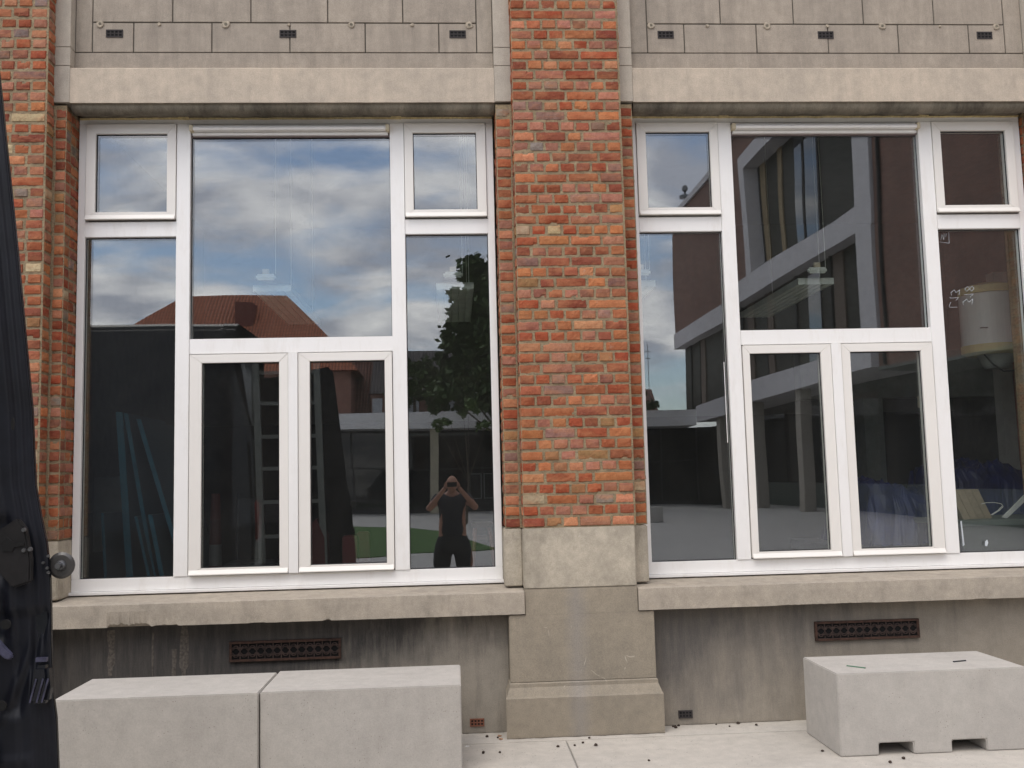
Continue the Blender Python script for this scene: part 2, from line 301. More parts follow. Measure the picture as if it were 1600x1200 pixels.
# ------------------------------------------------------------------ the school building
bld = thing('brick_building', 'red brick building with grey stone bands and two big white framed windows', 'building', (.7, 0, 0))
BC = [(.34, .092, .042), (.32, .105, .058), (.40, .135, .06), (.27, .075, .042), (.47, .18, .075), (.34, .145, .095), (.29, .17, .13), (.52, .23, .12), (.41, .18, .12), (.25, .205, .17), (.37, .20, .09), (.33, .075, .034)]
BW = [11, 11, 12, 6, 11, 9, 5, 6, 9, 2.0, 1.6, 6]
def pick():
    c = rng.choices(BC, BW)[0]; k = rng.uniform(.68, 1.03)
    if rng.random() < .012: c = (.55, .42, .26)
    return tuple(min(1, x*k*rng.uniform(.94, 1.06)) for x in c)
class Bricks(MB):
    def __init__(s): super().__init__(); s.cols = []
    def brick(s, o, u, nrm, wd, ht, dep=.0075, col=None):
        """relief brick face: o=lower-left on the mortar plane, u=direction of width, nrm=outward normal"""
        nx, nz = max(4, int(wd/.011)), 5
        o = Vector(o); u = Vector(u); n = Vector(nrm); col = col or pick()
        sd = rng.uniform(0, 100); tilt = rng.uniform(-.0015, .0015); base = len(s.v)
        lift = rng.uniform(-.003, .003)
        chip = (rng.uniform(0, 1), rng.choice((0, 1))) if rng.random() < .12 else None
        for j in range(nz+1):
            for i in range(nx+1):
                a = i/nx; b = j/nz
                X = a*wd; Z = b*ht
                edge = i in (0, nx) or j in (0, nz)
                if i in (0, nx): X += (fbm(sd, Z, s=55)*.0065) + (0.005 if i == 0 else -.005)*(j in (0, nz))
                if j in (0, nz): Z += fbm(X, sd, s=48)*.0068 + (.0036 if j == 0 else -.0028)*(i in (0, nx))
                if j in (1,): Z -= ht/nz*.45
                if j in (nz-1,): Z += ht/nz*.45
                if i == 1: X -= wd/nx*.4
                if i == nx-1: X += wd/nx*.4
                h = -.004 if edge else dep+lift+fbm(X+sd, Z, s=60)*.0022+fbm(X, Z+sd, s=20)*.002+tilt*(b-.5)*4
                if not edge and (i in (1, nx-1) or j in (1, nz-1)): h -= .0018
                if chip and not edge and abs(a-chip[0]) < .14 and ((b > .7) == bool(chip[1])) and (b > .7 or b < .3): h -= .008
                s.v.append(tuple(o+u*X+Vector((0, 0, Z))+n*h)); s.cols.append(col)
        W = nx+1
        fl = u.cross(Vector((0, 0, 1))).dot(n) < 0
        for j in range(nz):
            for i in range(nx):
                f = (base+j*W+i, base+j*W+i+1, base+(j+1)*W+i+1, base+(j+1)*W+i)
                s.f.append(f[::-1] if fl else f); s.mi.append(0)
    def wall(s, o, u, nrm, width, z0, n, pitch=.0657, start=0, phase=0):
        """courses of headers and stretchers filling width"""
        jt = .0085
        for k in range(n):
            z = z0+k*pitch; x = 0
            if width < .14:
                w_ = width-.004; segs = [w_]
            elif (k+start) % 2 == 0:
                cnt = max(1, round((width+.0)/.0965)); segs = [width/cnt-jt*.9]*cnt
                segs = [q+rng.uniform(-.004, .004) for q in segs]
            else:
                segs = []; rem = width; first = .14 if width > .3 else .09
                segs.append(first+rng.uniform(-.004, .004)-jt); rem -= first
                while rem > .26:
                    q = .195 if rng.random() < .68 else .098
                    segs.append(q-jt+rng.uniform(-.004, .004)); rem -= q
                if rem > .17 and rng.random() < .5: segs.append(rem/2-jt); segs.append(rem/2-jt)
                else: segs.append(rem-jt)
            tot = sum(segs); jx = (width-tot)/max(1, len(segs)) if len(segs) > 1 else jt/2
            x = 0 if len(segs) > 1 else .002
            for q in segs:
                zz_ = z+.0035*fbm(x+o[0]*3, z, s=5)+rng.uniform(-.0015, .0015)
                s.brick(Vector(o)+Vector(u)*x+Vector((0, 0, zz_)), u, nrm, q, pitch-jt+.001+rng.uniform(-.004, .0015))
                x += q+(jx if len(segs) > 1 else 0)
def mortar_grid(mb, o, u, nrm, wd, ht, step=.02, cz=0):
    nx = max(2, int(wd/step)); nz = int(ht/step); o = Vector(o); u = Vector(u); n = Vector(nrm); base = len(mb.v)
    for j in range(nz+1):
        for i in range(nx+1):
            X = wd*i/nx; Z = ht*j/nz; h = 0 if i in (0, nx) else fbm(X, Z, s=30)*.003+.001
            mb.v.append(tuple(o+u*X+Vector((0, 0, Z))+n*h))
    fl = u.cross(Vector((0, 0, 1))).dot(n) < 0; W = nx+1
    for j in range(nz):
        for i in range(nx):
            f = (base+j*W+i, base+j*W+i+1, base+(j+1)*W+i+1, base+(j+1)*W+i); mb.f.append(f[::-1] if fl else f); mb.mi.append(0)
YP, YS = -.31, -.20          # pier face and jamb strip planes
ZB = 1.207; NC = 58
def pier(x0, x1, ls, rs, sides):
    """brick pier x0..x1 with jamb strips ls=(a,b) / rs=(a,b)"""
    b_ = Bricks(); mo = MB()
    H = NC*.0657; dp = .010
    mortar_grid(mo, (x0, YP+dp, ZB), (1, 0, 0), (0, -1, 0), x1-x0, H)
    b_.wall((x0+.001, YP+dp, ZB+.006), (1, 0, 0), (0, -1, 0), x1-x0-.002, ZB, 0)
    b_.wall((x0, YP+dp, 0), (1, 0, 0), (0, -1, 0), x1-x0, ZB+.005, NC, start=1)
    for s_, xx in (('l', x0), ('r', x1)):       # short returns of the pier
        d = 1 if s_ == 'r' else -1
        oo = (xx-d*dp*.3, YP+dp, 0) if s_ == 'r' else (xx-d*dp*.3, YS, 0)
        uu = (0, 1, 0) if s_ == 'r' else (0, -1, 0)
        mortar_grid(mo, (oo[0], oo[1], ZB), uu, (d, 0, 0), YS-YP-dp, H)
        b_.wall(oo, uu, (d, 0, 0), YS-YP-dp, ZB+.005, NC)
    for q, d in ((ls, -1), (rs, 1)):
        if not q: continue
        n = 40; hs = n*.0657+.02
        mortar_grid(mo, (q[0], YS+dp, ZB), (1, 0, 0), (0, -1, 0), q[1]-q[0], hs)
        b_.wall((q[0], YS+dp, 0), (1, 0, 0), (0, -1, 0), q[1]-q[0], ZB+.005, n)
        xr = q[1] if d > 0 else q[0]
        oo = (xr-d*dp*.6, YS+dp, 0) if d > 0 else (xr-d*dp*.6, .06, 0); uu = (0, d, 0)
        mortar_grid(mo, (oo[0], oo[1], ZB), uu, (d, 0, 0), .06-YS-dp, hs)
        b_.wall(oo, uu, (d, 0, 0), .06-YS-dp, ZB+.005, n, start=(1 if d > 0 else 0))
    # smeared vertical pointing beside the pier
    for q, xx, d in ((ls, x0, -1), (rs, x1, 1)):
        if not q: continue
        base = len(mo.v); nn = 130
        for k in range(nn+1):
            z = ZB+k*(40*.0657+.015)/nn; wv = .017+.006*fbm(z, xx, s=9)
            for (ox, oy) in ((0, YS+dp), (.0, YS-.004), (d*wv, YS-.006), (d*(wv+.004), YS+dp)):
                mo.v.append((xx-d*.004+ox, oy+.002*fbm(z, ox, s=60), z))
        for k in range(nn):
            for c in range(3):
                f = (base+k*4+c, base+k*4+c+1, base+k*4+c+5, base+k*4+c+4); mo.f.append(f if d < 0 else f[::-1]); mo.mi.append(0)
    # solid core
    mo.box(x0+.012, x1-.012, YP+dp+.012, .3, ZB, ZB+H)
    for q in (ls, rs):
        if q: mo.box(q[0]+.012, q[1]-.012, YS+dp+.008, .3, ZB, ZB+40*.0657+.02)
    o = build('brick_pier', b_, M['brick'], bld, cols=b_.cols)
    build('mortar', mo, M['mortar'], o)
    return o
pier(-3.15, -2.41, None, (-2.41, -2.335), 'r')
pier(.403, 1.078, (.300, .403), (1.078, 1.168), 'lr')
pier(3.94, 4.68, (3.83, 3.94), None, 'l')

ZL = 3.865     # lintel underside
def rough_prism(mb, poly, a, b, n, amp=.0, sd=0):
    """extrude poly (y,z) along x in n steps with small wobble"""
    base = len(mb.v); k = len(poly)
    for i in range(n+1):
        x = a+(b-a)*i/n
        for j, (yy, z) in enumerate(poly):
            mb.v.append((x, yy+fbm(x, yy+sd, z, s=12)*amp, z+fbm(x, z+sd, yy, s=15)*amp))
    for i in range(n):
        for j in range(k):
            q = (base+i*k+j, base+i*k+(j+1) % k, base+(i+1)*k+(j+1) % k, base+(i+1)*k+j); mb.f.append(q); mb.mi.append(0)
    mb.f.append(tuple(base+j for j in range(k-1, -1, -1))); mb.mi.append(0)
    mb.f.append(tuple(base+n*k+j for j in range(k))); mb.mi.append(0)
def bay(x0, x1, W, flip):
    # lintel beam (front face y=-.2, bevelled top)
    YR = -.13
    mb = MB(); rough_prism(mb, [(.2, 3.90), (YS, 3.868), (YS, 4.088), (YS+.008, 4.094), (YR, 4.104), (.2, 4.104)][::-1], x0+.001, x1-.001, 90, .0012)
    build('lintel_beam', mb, M['lintel'], bld)
    mb = MB(); prof = [(.08, 3.90), (.08, 3.846), (-.05, 3.846), (-.055, 3.862), (-.072, 3.860), (-.076, 3.850)]
    for k in range(7):
        a = -math.pi/2+k*math.pi/6*.9 - .2; prof.append((-.132-.055*math.sin((k-2)/4*math.pi*.5), 3.816+.055*(1-math.cos((k-2)/4*math.pi*.5))))
    prof += [(-.188, 3.8695), (-.1, 3.90)]
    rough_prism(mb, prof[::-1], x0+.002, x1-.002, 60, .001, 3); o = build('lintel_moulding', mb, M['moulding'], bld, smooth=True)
    # recessed ashlar panel
    s = 6.07/6.0
    def X(v): return v*s
    def Z(v): return 1.49+(v-1.49)*s
    st = MB(); jw = .0035; zt = 5.25
    yb = YR+.02
    L_, R_ = X(W['pl']), X(W['pr'])
    zj, zb = Z(4.385), Z(4.19)
    def blk(a, b, c, d): st.box(a+jw, b-jw, YR+rng.uniform(-.001, .001), yb+.1, c+jw, d-jw)
    st.box(x0+.001, x1-.001, YR+.0015, yb+.1, 4.096, zb-.0015)
    blk(x0-.0, L_, zb, zt); blk(R_, x1, zb, zt)
    up_ = [L_]+[X(v) for v in W['up']]+[R_]; lo_ = [L_]+[X(v) for v in W['lo']]+[R_]
    for a, b in zip(up_[:-1], up_[1:]): blk(a, b, zj, zt)
    for a, b in zip(lo_[:-1], lo_[1:]): blk(a, b, zb, zj)
    build('stone_panel', st, M['panel'], bld, bevel=.002)
    jb = MB(); jb.box(x0, x1, YR+.006, .2, 4.108, 5.25); build('panel_joints', jb, M['joint'], bld)
    # plugs along the joint
    for i, xq in enumerate(W['plug']):
        r = W['pr_r'][i]; pm = MB(); n = 14; base = [(X(xq)+math.cos(k*2*math.pi/n)*r*rng.uniform(.75, 1.1), Z(4.372)+math.sin(k*2*math.pi/n)*r*rng.uniform(.75, 1.1)) for k in range(n)]
        pm.prism(base, 1, YR+.01, YR-.008)
        po = build('mortar_plug', pm, M['plug'], bld, bevel=.003)
        if r > .02:
            hm = MB(); hm.prism([(X(xq)+math.cos(k*2*math.pi/8)*r*.38, Z(4.372)+math.sin(k*2*math.pi/8)*r*.38) for k in range(8)], 1, YR-.0075, YR-.0095); build('plug_hole', hm, M['soffit'], po)
    for xv in W['vents']: small_vent(X(xv), Z(4.312), YR, .105, .05, M['ventdark'], 'air_brick')
def small_vent(x, z, y, wd, ht, mt, name):
    fr = MB(); n = 4; fy0, fy1 = y-.004, y+.01
    bw = .008
    fr.box(x-wd/2, x+wd/2, fy0, fy1, z-ht/2, z-ht/2+bw); fr.box(x-wd/2, x+wd/2, fy0, fy1, z+ht/2-bw, z+ht/2)
    fr.box(x-wd/2, x+wd/2, fy0+.0005, fy1, z-.003, z+.003)
    for k in range(5):
        xx = x-wd/2+bw/2+(wd-bw)*k/4; fr.box(xx-bw/2, xx+bw/2, fy0+.001, fy1, z-ht/2+.001, z+ht/2-.001)
    o = build(name, fr, mt, bld)
    bk = MB(); bk.box(x-wd/2+.004, x+wd/2-.004, y-.001, y+.008, z-ht/2+.004, z+ht/2-.004); build('vent_opening', bk, M['darkvoid'], o)
W1 = dict(pl=-2.187, pr=.191, up=[-1.70, -1.219, -.742, -.272], lo=[-1.937, -1.459, -.978, -.509, -.047], plug=[-2.14, -1.781, -1.373, -.985, -.595, -.214, .146], pr_r=[.024, .012, .026, .011, .024, .013, .024], vents=[-2.053, -.99, .072])
W2 = dict(pl=1.284, pr=3.648, up=[1.765, 2.245, 2.709, 3.18], lo=[1.524, 1.996, 2.467, 2.934, 3.406], plug=[1.311, 1.677, 2.067, 2.464, 2.83, 3.216, 3.595], pr_r=[.024, .011, .026, .012, .025, .009, .024], vents=[1.404, 2.452, 3.513])
bay(-2.318, .297, W1, 0); bay(1.178, 3.812, W2, 1)
# stone columns above the jamb strips
cb = MB()
for a, b in ((-2.425, -2.3185), (.2975, .402), (1.079, 1.1775), (3.8125, 3.93)):
    cb = MB()
    for z0, z1 in ((3.872, 4.105), (4.108, 4.225), (4.228, 5.25)): cb.box(a, b, YS-.0005, .3, z0, z1)
    build('jamb_stone', cb, M['column'], bld, bevel=.0015)
# jamb stone below the brick + pilaster stones
def pil(x0, x1, sl, sr, bx0, bx1, full=True):
    a = MB(); a.box(x0-.004, x1, YP-.002, .2, .852, ZB)
    o = build('pilaster_block', a, M['pilaster_pale'], bld, bevel=.006)
    for q in (sl, sr):
        if not q: continue
        j = MB(); j.box(q[0], q[1], YS-.002, .2, .86, ZB-.004); build('jamb_block', j, M['pilaster_pale'], bld, bevel=.006)
    a = MB(); a.box(bx0+.03, bx1-.03, -.322, .1, .318, .7055); a.box(x0-.0045, x1+.0, -.322, .1, .7, .8505)
    build('pilaster_shaft', a, M['pilaster'], bld, bevel=.003)
    a = MB(); xl, xr = bx0, bx1
    prof = [(-.365, -.02), (-.365, .235), (-.358, .245), (-.334, .292), (-.334, .312), (-.326, .317), (.1, .317), (.1, -.02)]
    n = 60; base = len(a.v); k = len(prof)
    for i in range(n+1):
        t_ = i/n; xx = xl+(xr-xl)*t_
        for (yy, z) in prof:
            ins = (yy+.365)*.75 if yy < -.3 else .03*.75
            xq = min(max(xx, xl+ins), xr-ins); a.v.append((xq, yy+fbm(xx, z, s=14)*.0015, z+(fbm(xx, yy, s=18)*.0012 if z > 0 else 0)))
    for i in range(n):
        for q in range(k): a.f.append((base+i*k+(q+1) % k, base+i*k+q, base+(i+1)*k+q, base+(i+1)*k+(q+1) % k)[::-1]); a.mi.append(0)
    a.f.append(tuple(base+q for q in range(k))[::-1]); a.mi.append(0); a.f.append(tuple(base+n*k+q for q in range(k))); a.mi.append(0)
    build('pilaster_base', a, M['pilaster'], bld)
pil(.403, 1.068, (.290, .3985), (1.0685, 1.165), .272, 1.192)
pil(-3.15, -2.42, None, (-2.4195, -2.333), -3.2, -2.36)
pil(3.94, 4.68, (3.84, 3.9355), None, 3.85, 4.75)
# sills with chipped lower edge
def sill(x0, x1, chips):
    a = MB(); n = 300; base = 0; k = 9
    for i in range(n+1):
        x = x0+(x1-x0)*i/n
        zb_ = .712+.0012*fbm(x, 1, s=30); ch = 0
        for (c0, c1, h) in chips:
            if c0 < x < c1: ch = max(ch, h*(.65+.7*fbm(x, 5, s=45))*min(1, (x-c0)/.012, (c1-x)/.012))
        pr = [(.03, .76), (-.195, .712), (-.30, .712), (-.334+ch*.5, zb_+ch), (-.335, .80), (-.334, .838), (-.329, .841), (-.02, .858), (.03, .864)]
        for yy, z in pr: a.v.append((x, yy+fbm(x, z, s=16)*.001, z+fbm(x, yy, s=11)*.0008))
    for i in range(n):
        for q in range(k): a.f.append((i*k+q, i*k+(q+1) % k, (i+1)*k+(q+1) % k, (i+1)*k+q)[::-1]); a.mi.append(0)
    a.f.append(tuple(range(k))); a.mi.append(0); a.f.append(tuple(n*k+q for q in range(k-1, -1, -1))); a.mi.append(0)
    build('window_sill', a, M['sill'], bld)
sill(-2.47, .396, [(-2.0, -1.755, .026), (-1.74, -1.6, .010), (-.78, -.73, .012), (-1.2, -1.1, .004)])
sill(1.071, 3.98, [(1.9, 2.5, .004), (3.1, 3.2, .004)])
# wall under the sills, with streaks of lime
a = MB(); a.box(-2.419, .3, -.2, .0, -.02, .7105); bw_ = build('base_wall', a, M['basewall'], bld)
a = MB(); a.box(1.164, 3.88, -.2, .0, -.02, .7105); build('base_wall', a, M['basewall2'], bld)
for (x, z0, z1, wd) in ((-2.02, .42, .68, .028), (-1.78, .40, .66, .008), (-1.60, .38, .69, .030), (-1.66, .36, .56, .016)):
    q = MB(); n = 16; base = 0
    for i in range(n+1):
        z = z1-(z1-z0)*i/n; ww = wd*(1.5+.9*fbm(z, x, s=12))*(1 if i < n-3 else .6)
        xx = x+.006*fbm(z, x, s=8)
        q.v += [(xx-ww/2, -.2003, z), (xx, -.2018, z), (xx+ww/2, -.2003, z)]
    for i in range(n):
        for c in (0, 1): q.f.append((i*3+c, (i+1)*3+c, (i+1)*3+c+1, i*3+c+1)); q.mi.append(0)
    build('lime_streak', q, plain('lime', (.13, .113, .095), .95, .5, 60), bw_)
def grille(x0, x1, z0, z1, y):
    f = MB(); r = build
    f.box(x0, x1, y-.008, y+.01, z0, z0+.013); f.box(x0, x1, y-.008, y+.01, z1-.013, z1)
    f.box(x0, x0+.014, y-.0075, y+.01, z0+.013, z1-.013); f.box(x1-.014, x1, y-.0075, y+.01, z0+.013, z1-.013)
    o = build('cast_iron_grille', f, M['rust'], bld); f = MB()
    zi0, zi1 = z0+.013, z1-.013; hh = zi1-zi0; n = 13; wx = (x1-x0-.028)/n
    for zz_ in (zi0+hh*.27, zi0+hh*.73): f.box(x0+.014, x1-.014, y-.004, y+.004, zz_-.003, zz_+.003)
    for k in range(n+1):
        xx = x0+.014+wx*k; 
        if 0 < k < n: f.box(xx-.003, xx+.003, y-.0035, y+.0035, zi0, zi1)
        if k < n:
            xc = xx+wx/2; zc = (zi0+zi1)/2; h2 = hh*.23
            for (sx, sz) in ((1, 1), (1, -1), (-1, 1), (-1, -1)):   # diamonds left between the x-shaped holes
                f.prism([(xc+sx*.004, zc+sz*h2), (xc+sx*(wx/2), zc+sz*h2), (xc+sx*wx/2, zc+sz*.004), (xc+sx*wx*.36, zc+sz*h2*.3)], 1, y-.003, y+.003) if sx*sz != 0 else None
            for sz in (1, -1):
                zq = zc+sz*(hh*.5); 
                for t_ in range(5):
                    a0 = math.pi*t_/5; a1 = math.pi*(t_+1)/5; ro, ri = wx*.34, wx*.18
                    P = lambda r_, a_: (xc+r_*math.cos(a_), zq-sz*hh*.23+sz*r_*math.sin(a_)*.62)
                    f.prism([P(ro, a0), P(ro, a1), P(ri, a1), P(ri, a0)], 1, y-.003, y+.003)
    build('lattice', f, M['iron'], o)
    b = MB(); b.box(x0+.004, x1-.004, y+.003, y+.009, z0+.004, z1-.004); build('grille_opening', b, M['darkvoid'], o)
grille(-1.337, -.688, .476, .592, -.212); grille(2.165, 2.815, .478, .592, -.212)
small_vent(.105, .075, -.203, .085, .045, M['terracotta'], 'air_brick'); small_vent(1.352, .075, -.203, .085, .045, M['ventdark'], 'air_brick')

# ------------------------------------------------------------------ windows
def window(x0, m1, m2, x1, sashes):
    """x0..x1 outer; m1,m2=(a,b) mullions; sashes=[(outer0,outer1,glass0,glass1),..] ; mirrored dims given explicitly"""
    wn = bpy.data.objects.new('window', None); C.objects.link(wn); wn.parent = bld; wn.matrix_parent_inverse = Matrix.Translation(-bld.location)
    f = MB(); ZT, Z0 = 3.838, .885
    fb = .045
    f.box(x0, x1, 0, .07, 3.806, ZT); f.box(x0, x1, 0, .07, Z0, .960)
    f.box(x0, x0+fb, .0005, .07, .960, 3.806); f.box(x1-fb, x1, .0005, .07, .960, 3.806)
    f.box(*m1, -.006, .075, .9595, 3.8065); f.box(*m2, -.006, .075, .9595, 3.8065)
    f.box(m1[1], m2[0], -.001, .07, 2.325, 2.420)
    f.box(x0+fb, m1[0], -.001, .07, 3.075, 3.172); f.box(m2[1], x1-fb, -.001, .07, 3.075, 3.172)
    f.box(x0-.012, x1+.012, -.03, .06, .866, .884)          # drip sill
    (a0, a1, b0, b1), (c0, c1, d0, d1) = sashes
    o = build('window_frame', f, M['frame'], wn, bevel=.0025)
    fm = MB(); rough_prism(fm, [(-.006, ZT-.004), (-.014, ZT+.004), (.03, ZT+.014), (.04, ZT-.003)][::-1], x0+.005, x1-.005, 80, .004, x0)
    for xs_ in ((m1[0]+m1[1])/2, (m2[0]+m2[1])/2): rough_prism(fm, [(-.016, ZT-.004), (-.02, ZT+.012), (.02, ZT+.016), (.02, ZT-.004)][::-1], xs_-.035, xs_+.03, 10, .005, xs_)
    build('foam_bead', fm, M['foam'], wn)
    sl = MB(); gl = []
    def pane(g0, g1, z0, z1, y, tilt=0):
        for (p0, p1, q0, q1) in ((g0, g1, z0, z0+.005), (g0, g1, z1-.006, z1), (g0, g0+.004, z0+.005, z1-.006), (g1-.004, g1, z0+.005, z1-.006)):
            sl.box(p0, p1, y-.004, y+.004, q0, q1)
        q = MB(); q.box(g0+.001, g1-.001, y, y+.02, z0+.001, z1-.001); q.v = [(a_, b_2+tilt*(c_-z0)/(z1-z0)+(.0016 if a_ > (g0+g1)/2 else 0)*((g0*7) % 2-1), c_) for a_, b_2, c_ in q.v]; build('pane', q, M['glass'], wn)
    pane(x0+fb, m1[0], .960, 3.075, .03); pane(m2[1], x1-fb, .960, 3.075, .03); pane(m1[1], m2[0], 2.420, 3.722, .036 if x0 > 0 else .03, -.0075 if x0 > 0 else .001)
    def sash(o0, o1, z0, z1, g0, g1, gz0, gz1, y=-.014):
        s = MB(); gp = .0006
        s.prism([(o0, z0), (o0, z1), (g0, gz1), (g0, gz0)], 1, y, .05); s.prism([(o1, z0), (o1, z1), (g1, gz1), (g1, gz0)], 1, y, .05)
        s.prism([(o0+gp, z1), (o1-gp, z1), (g1-gp, gz1), (g0+gp, gz1)], 1, y, .05); s.prism([(o0+gp, z0), (o1-gp, z0), (g1-gp, gz0), (g0+gp, gz0)], 1, y, .05)
        so_ = build('sash', s, M['sash'], wn, bevel=.0018)
        d = MB(); d.prism([(y-.016, z0-.004), (y-.016, z0+.002), (y-.001, z0+.028), (y-.001, z0-.004)], 0, o0+.003, o1-.003); build('drip_bar', d, M['sash'], wn, bevel=.001)
        pane(g0, g1, gz0, gz1, .008, -.0035 if x0 > 0 and gz0 < 2 else 0)
    sash(x0+fb+.003, m1[0]-.003, 3.186, 3.803, x0+fb+.063, m1[0]-.058, 3.232, 3.739)
    sash(m2[1]+.003, x1-fb-.003, 3.186, 3.803, m2[1]+.058, x1-fb-.063, 3.232, 3.739)
    sash(a0, a1, .969, 2.320, b0, b1, 1.006, 2.267); sash(c0, c1, .969, 2.320, d0, d1, 1.006, 2.267)
    mm = MB(); mm.box(a1+.002, c0-.002, -.022, .05, .962, 2.322); build('centre_post', mm, M['frame'], wn, bevel=.002)
    # slot ventilator over the big pane
    v = MB(); e0, e1 = m1[1]+.012, m2[0]-.012
    v.box(e0, e1, -.010, .04, 3.728, 3.746); v.prism([(-.046, 3.750), (-.052, 3.762), (-.044, 3.775), (.03, 3.782), (.03, 3.748)], 0, e0+.012, e1-.012); v.box(e0, e1, -.004, .04, 3.786, 3.800)
    vo = build('slot_ventilator', v, M['frame'], wn, bevel=.001)
    for (ea, eb) in ((m1[1]+.001, e0+.011), (e1-.011, m2[0]-.001)): ec = MB(); ec.box(ea, eb, -.048, .03, 3.746, 3.785); build('end_cap', ec, M['beige'], wn, bevel=.002)
    dk = MB(); dk.box(m1[1], m2[0], .012, .05, 3.722, 3.806); build('ventilator_slot', dk, plain('vent_slot', (.22, .18, .18), .8), wn)
    build('glazing_seal', sl, M['seal'], wn)
    # shadow gaps are real gaps: a dark backing behind the sashes
    for (ra, rb) in ((.962, 1.0), (2.272, 2.323)): bk = MB(); bk.box(m1[1]-.002, m2[0]+.002, .052, .058, ra, rb); build('rebate', bk, M['seal'], wn)
    return wn
w1 = window(-2.330, (-1.722, -1.636), (-.376, -.286), .288, [(-1.630, -1.026, -1.556, -1.081), (-.964, -.380, -.892, -.426)])
w2 = window(1.180, (1.768, 1.857), (3.121, 3.212), 3.822, [(1.863, 2.441, 1.908, 2.373), (2.509, 3.115, 2.568, 3.038)])
# pen marks on the glass of the right-hand window, and dabs of filler
def strokes(name, lines, r, mt, parent):
    q = MB()
    for ln in lines:
        for a_, b_2 in zip(ln[:-1], ln[1:]): q.bar((a_[0], .0285, a_[1]), (b_2[0], .0285, b_2[1]), r, n=5)
    return build(name, q, mt, parent)
chalk = plain('chalk_pen', (.50, .54, .57), .8)
def rotated(lines, ox, oz, s, ang=100):
    c, k = math.cos(R(ang)), math.sin(R(ang)); return [[(ox+s*(x*c+(y-1)*k*.95+.0), oz+s*(x*k-(y-1)*c+.25*y)) for x, y in ln] for ln in lines]
g3 = [(0, 1), (.55, 1), (.25, .6), (.6, .35), (.3, 0), (0, .1)]
g1 = [(0, .7), (.3, 1), (.3, 0)]
g8 = [(.35, .5), (.05, .75), (.3, 1), (.55, .75), (.05, .25), (.3, 0), (.55, .25), (.35, .5)]
gL = [(0, 1), (.05, .1), (.2, 0), (.6, .15)]
def sh(g_, dx): return [(x+dx, y) for x, y in g_]
strokes('pen_writing', rotated([sh(gL, 0), sh(g1, .75), [(1.1, .1), (1.15, -.1)], sh(g3, 1.35)], 3.325, 2.54, .062, 78), .0012, chalk, w2)
strokes('pen_writing', rotated([sh(g3, 0), sh(g1, .75), sh(g8, 1.3)], 3.425, 2.555, .068, 78), .0012, chalk, w2)
strokes('pen_mark', [[(3.232, 2.995), (3.300, 2.985), (3.302, 3.06)], [(3.245, 3.01), (3.255, 3.045), (3.265, 3.01), (3.27, 3.05)], [(3.28, 3.03), (3.285, 3.05)]], .0011, chalk, w2)
fl_ = MB(); fl_.prism([(3.245, 1.16), (3.253, 1.163), (3.257, 1.1), (3.262, 1.01), (3.250, 1.0), (3.248, 1.1)], 1, .026, .0295); build('filler_dab', fl_, chalk, w2)
fl_ = MB(); fl_.prism([(3.40, 1.025), (3.414, 1.038), (3.420, 1.02), (3.41, .996), (3.398, 1.0)], 1, .026, .0295); build('filler_dab', fl_, chalk, w2)
sk = MB(); sk.box(1.7465, 1.7505, .024, .0295, 1.70, 2.22); build('glazing_strip', sk, M['frame'], w2)

# ------------------------------------------------------------------ the room inside
ip = lambda n, c, **k: plain(n, c, .9, **k)
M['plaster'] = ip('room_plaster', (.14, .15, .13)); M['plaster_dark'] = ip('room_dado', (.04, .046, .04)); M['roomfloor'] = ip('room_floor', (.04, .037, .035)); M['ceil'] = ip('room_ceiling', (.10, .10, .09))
q = MB(); q.box(-3.3, 6.9, 7.0, 7.2, 0, 4.95); q.box(-3.5, -3.3, .3, 7.2, 0, 4.95); q.box(6.9, 7.1, .3, 7.2, 0, 4.95)
iw = build('room_wall', q, M['plaster'], bld)
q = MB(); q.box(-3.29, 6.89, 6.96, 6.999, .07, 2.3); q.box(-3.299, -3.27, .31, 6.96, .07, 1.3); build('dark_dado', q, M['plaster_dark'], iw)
q = MB(); q.box(-3.3, 6.9, .0, 7.0, -.1, .07); build('room_floor', q, M['roomfloor'], bld)
q = MB(); q.box(-3.5, 7.1, -.1, 7.2, 4.95, 5.2); build('room_ceiling', q, M['ceil'], bld)
q = MB(); q.box(-3.3, -2.45, .05, .3, 0, 4.95); q.box(.33, 1.14, .05, .3, 0, 4.95); q.box(3.9, 7.1, .05, .3, 0, 4.95)
q.box(-2.45, .33, .05, .3, 0, .86); q.box(1.14, 3.9, .05, .3, 0, .86); q.box(-2.45, .33, .1, .3, 3.86, 4.95); q.box(1.14, 3.9, .1, .3, 3.86, 4.95)
build('inner_wall_face', q, M['plaster'], bld)
q = MB(); q.box(3.9, 6.9, 4.6, 4.8, 2.32, 2.85); q.box(4.58, 4.80, 4.55, 4.8, .07, 2.32); q.box(6.3, 6.6, 4.55, 4.8, .07, 2.32); build('concrete_beam', q, plain('beam_plaster', (.34, .36, .33), .9), bld)
q = MB(); q.box(4.72, 4.84, 2.0, 2.12, .07, 3.2); build('pipe_casing', q, plain('casing', (.55, .5, .45)), bld)
q = MB(); q.bar((4.70, 1.75, 2.25), (4.71, 1.75, 1.4), .02); q.bar((4.70, 1.75, 2.25), (4.62, 1.6, 2.35), .02); build('copper_pipe', q, plain('copper', (.25, .08, .05), .5), bld)
q = MB(); q.box(-3.27, -2.6, 3.0, 3.12, .95, 1.62); q.box(-3.2, -2.65, 2.98, 3.0, 1.45, 1.5); build('wall_cabinet', q, plain('cabinet', (.22, .24, .23)), bld)
# roof slab and upper wall behind the stone
q = MB(); q.box(-3.5, 7.1, -.1, 7.2, 5.25, 6.2); build('upper_wall', q, M['panel'], bld)

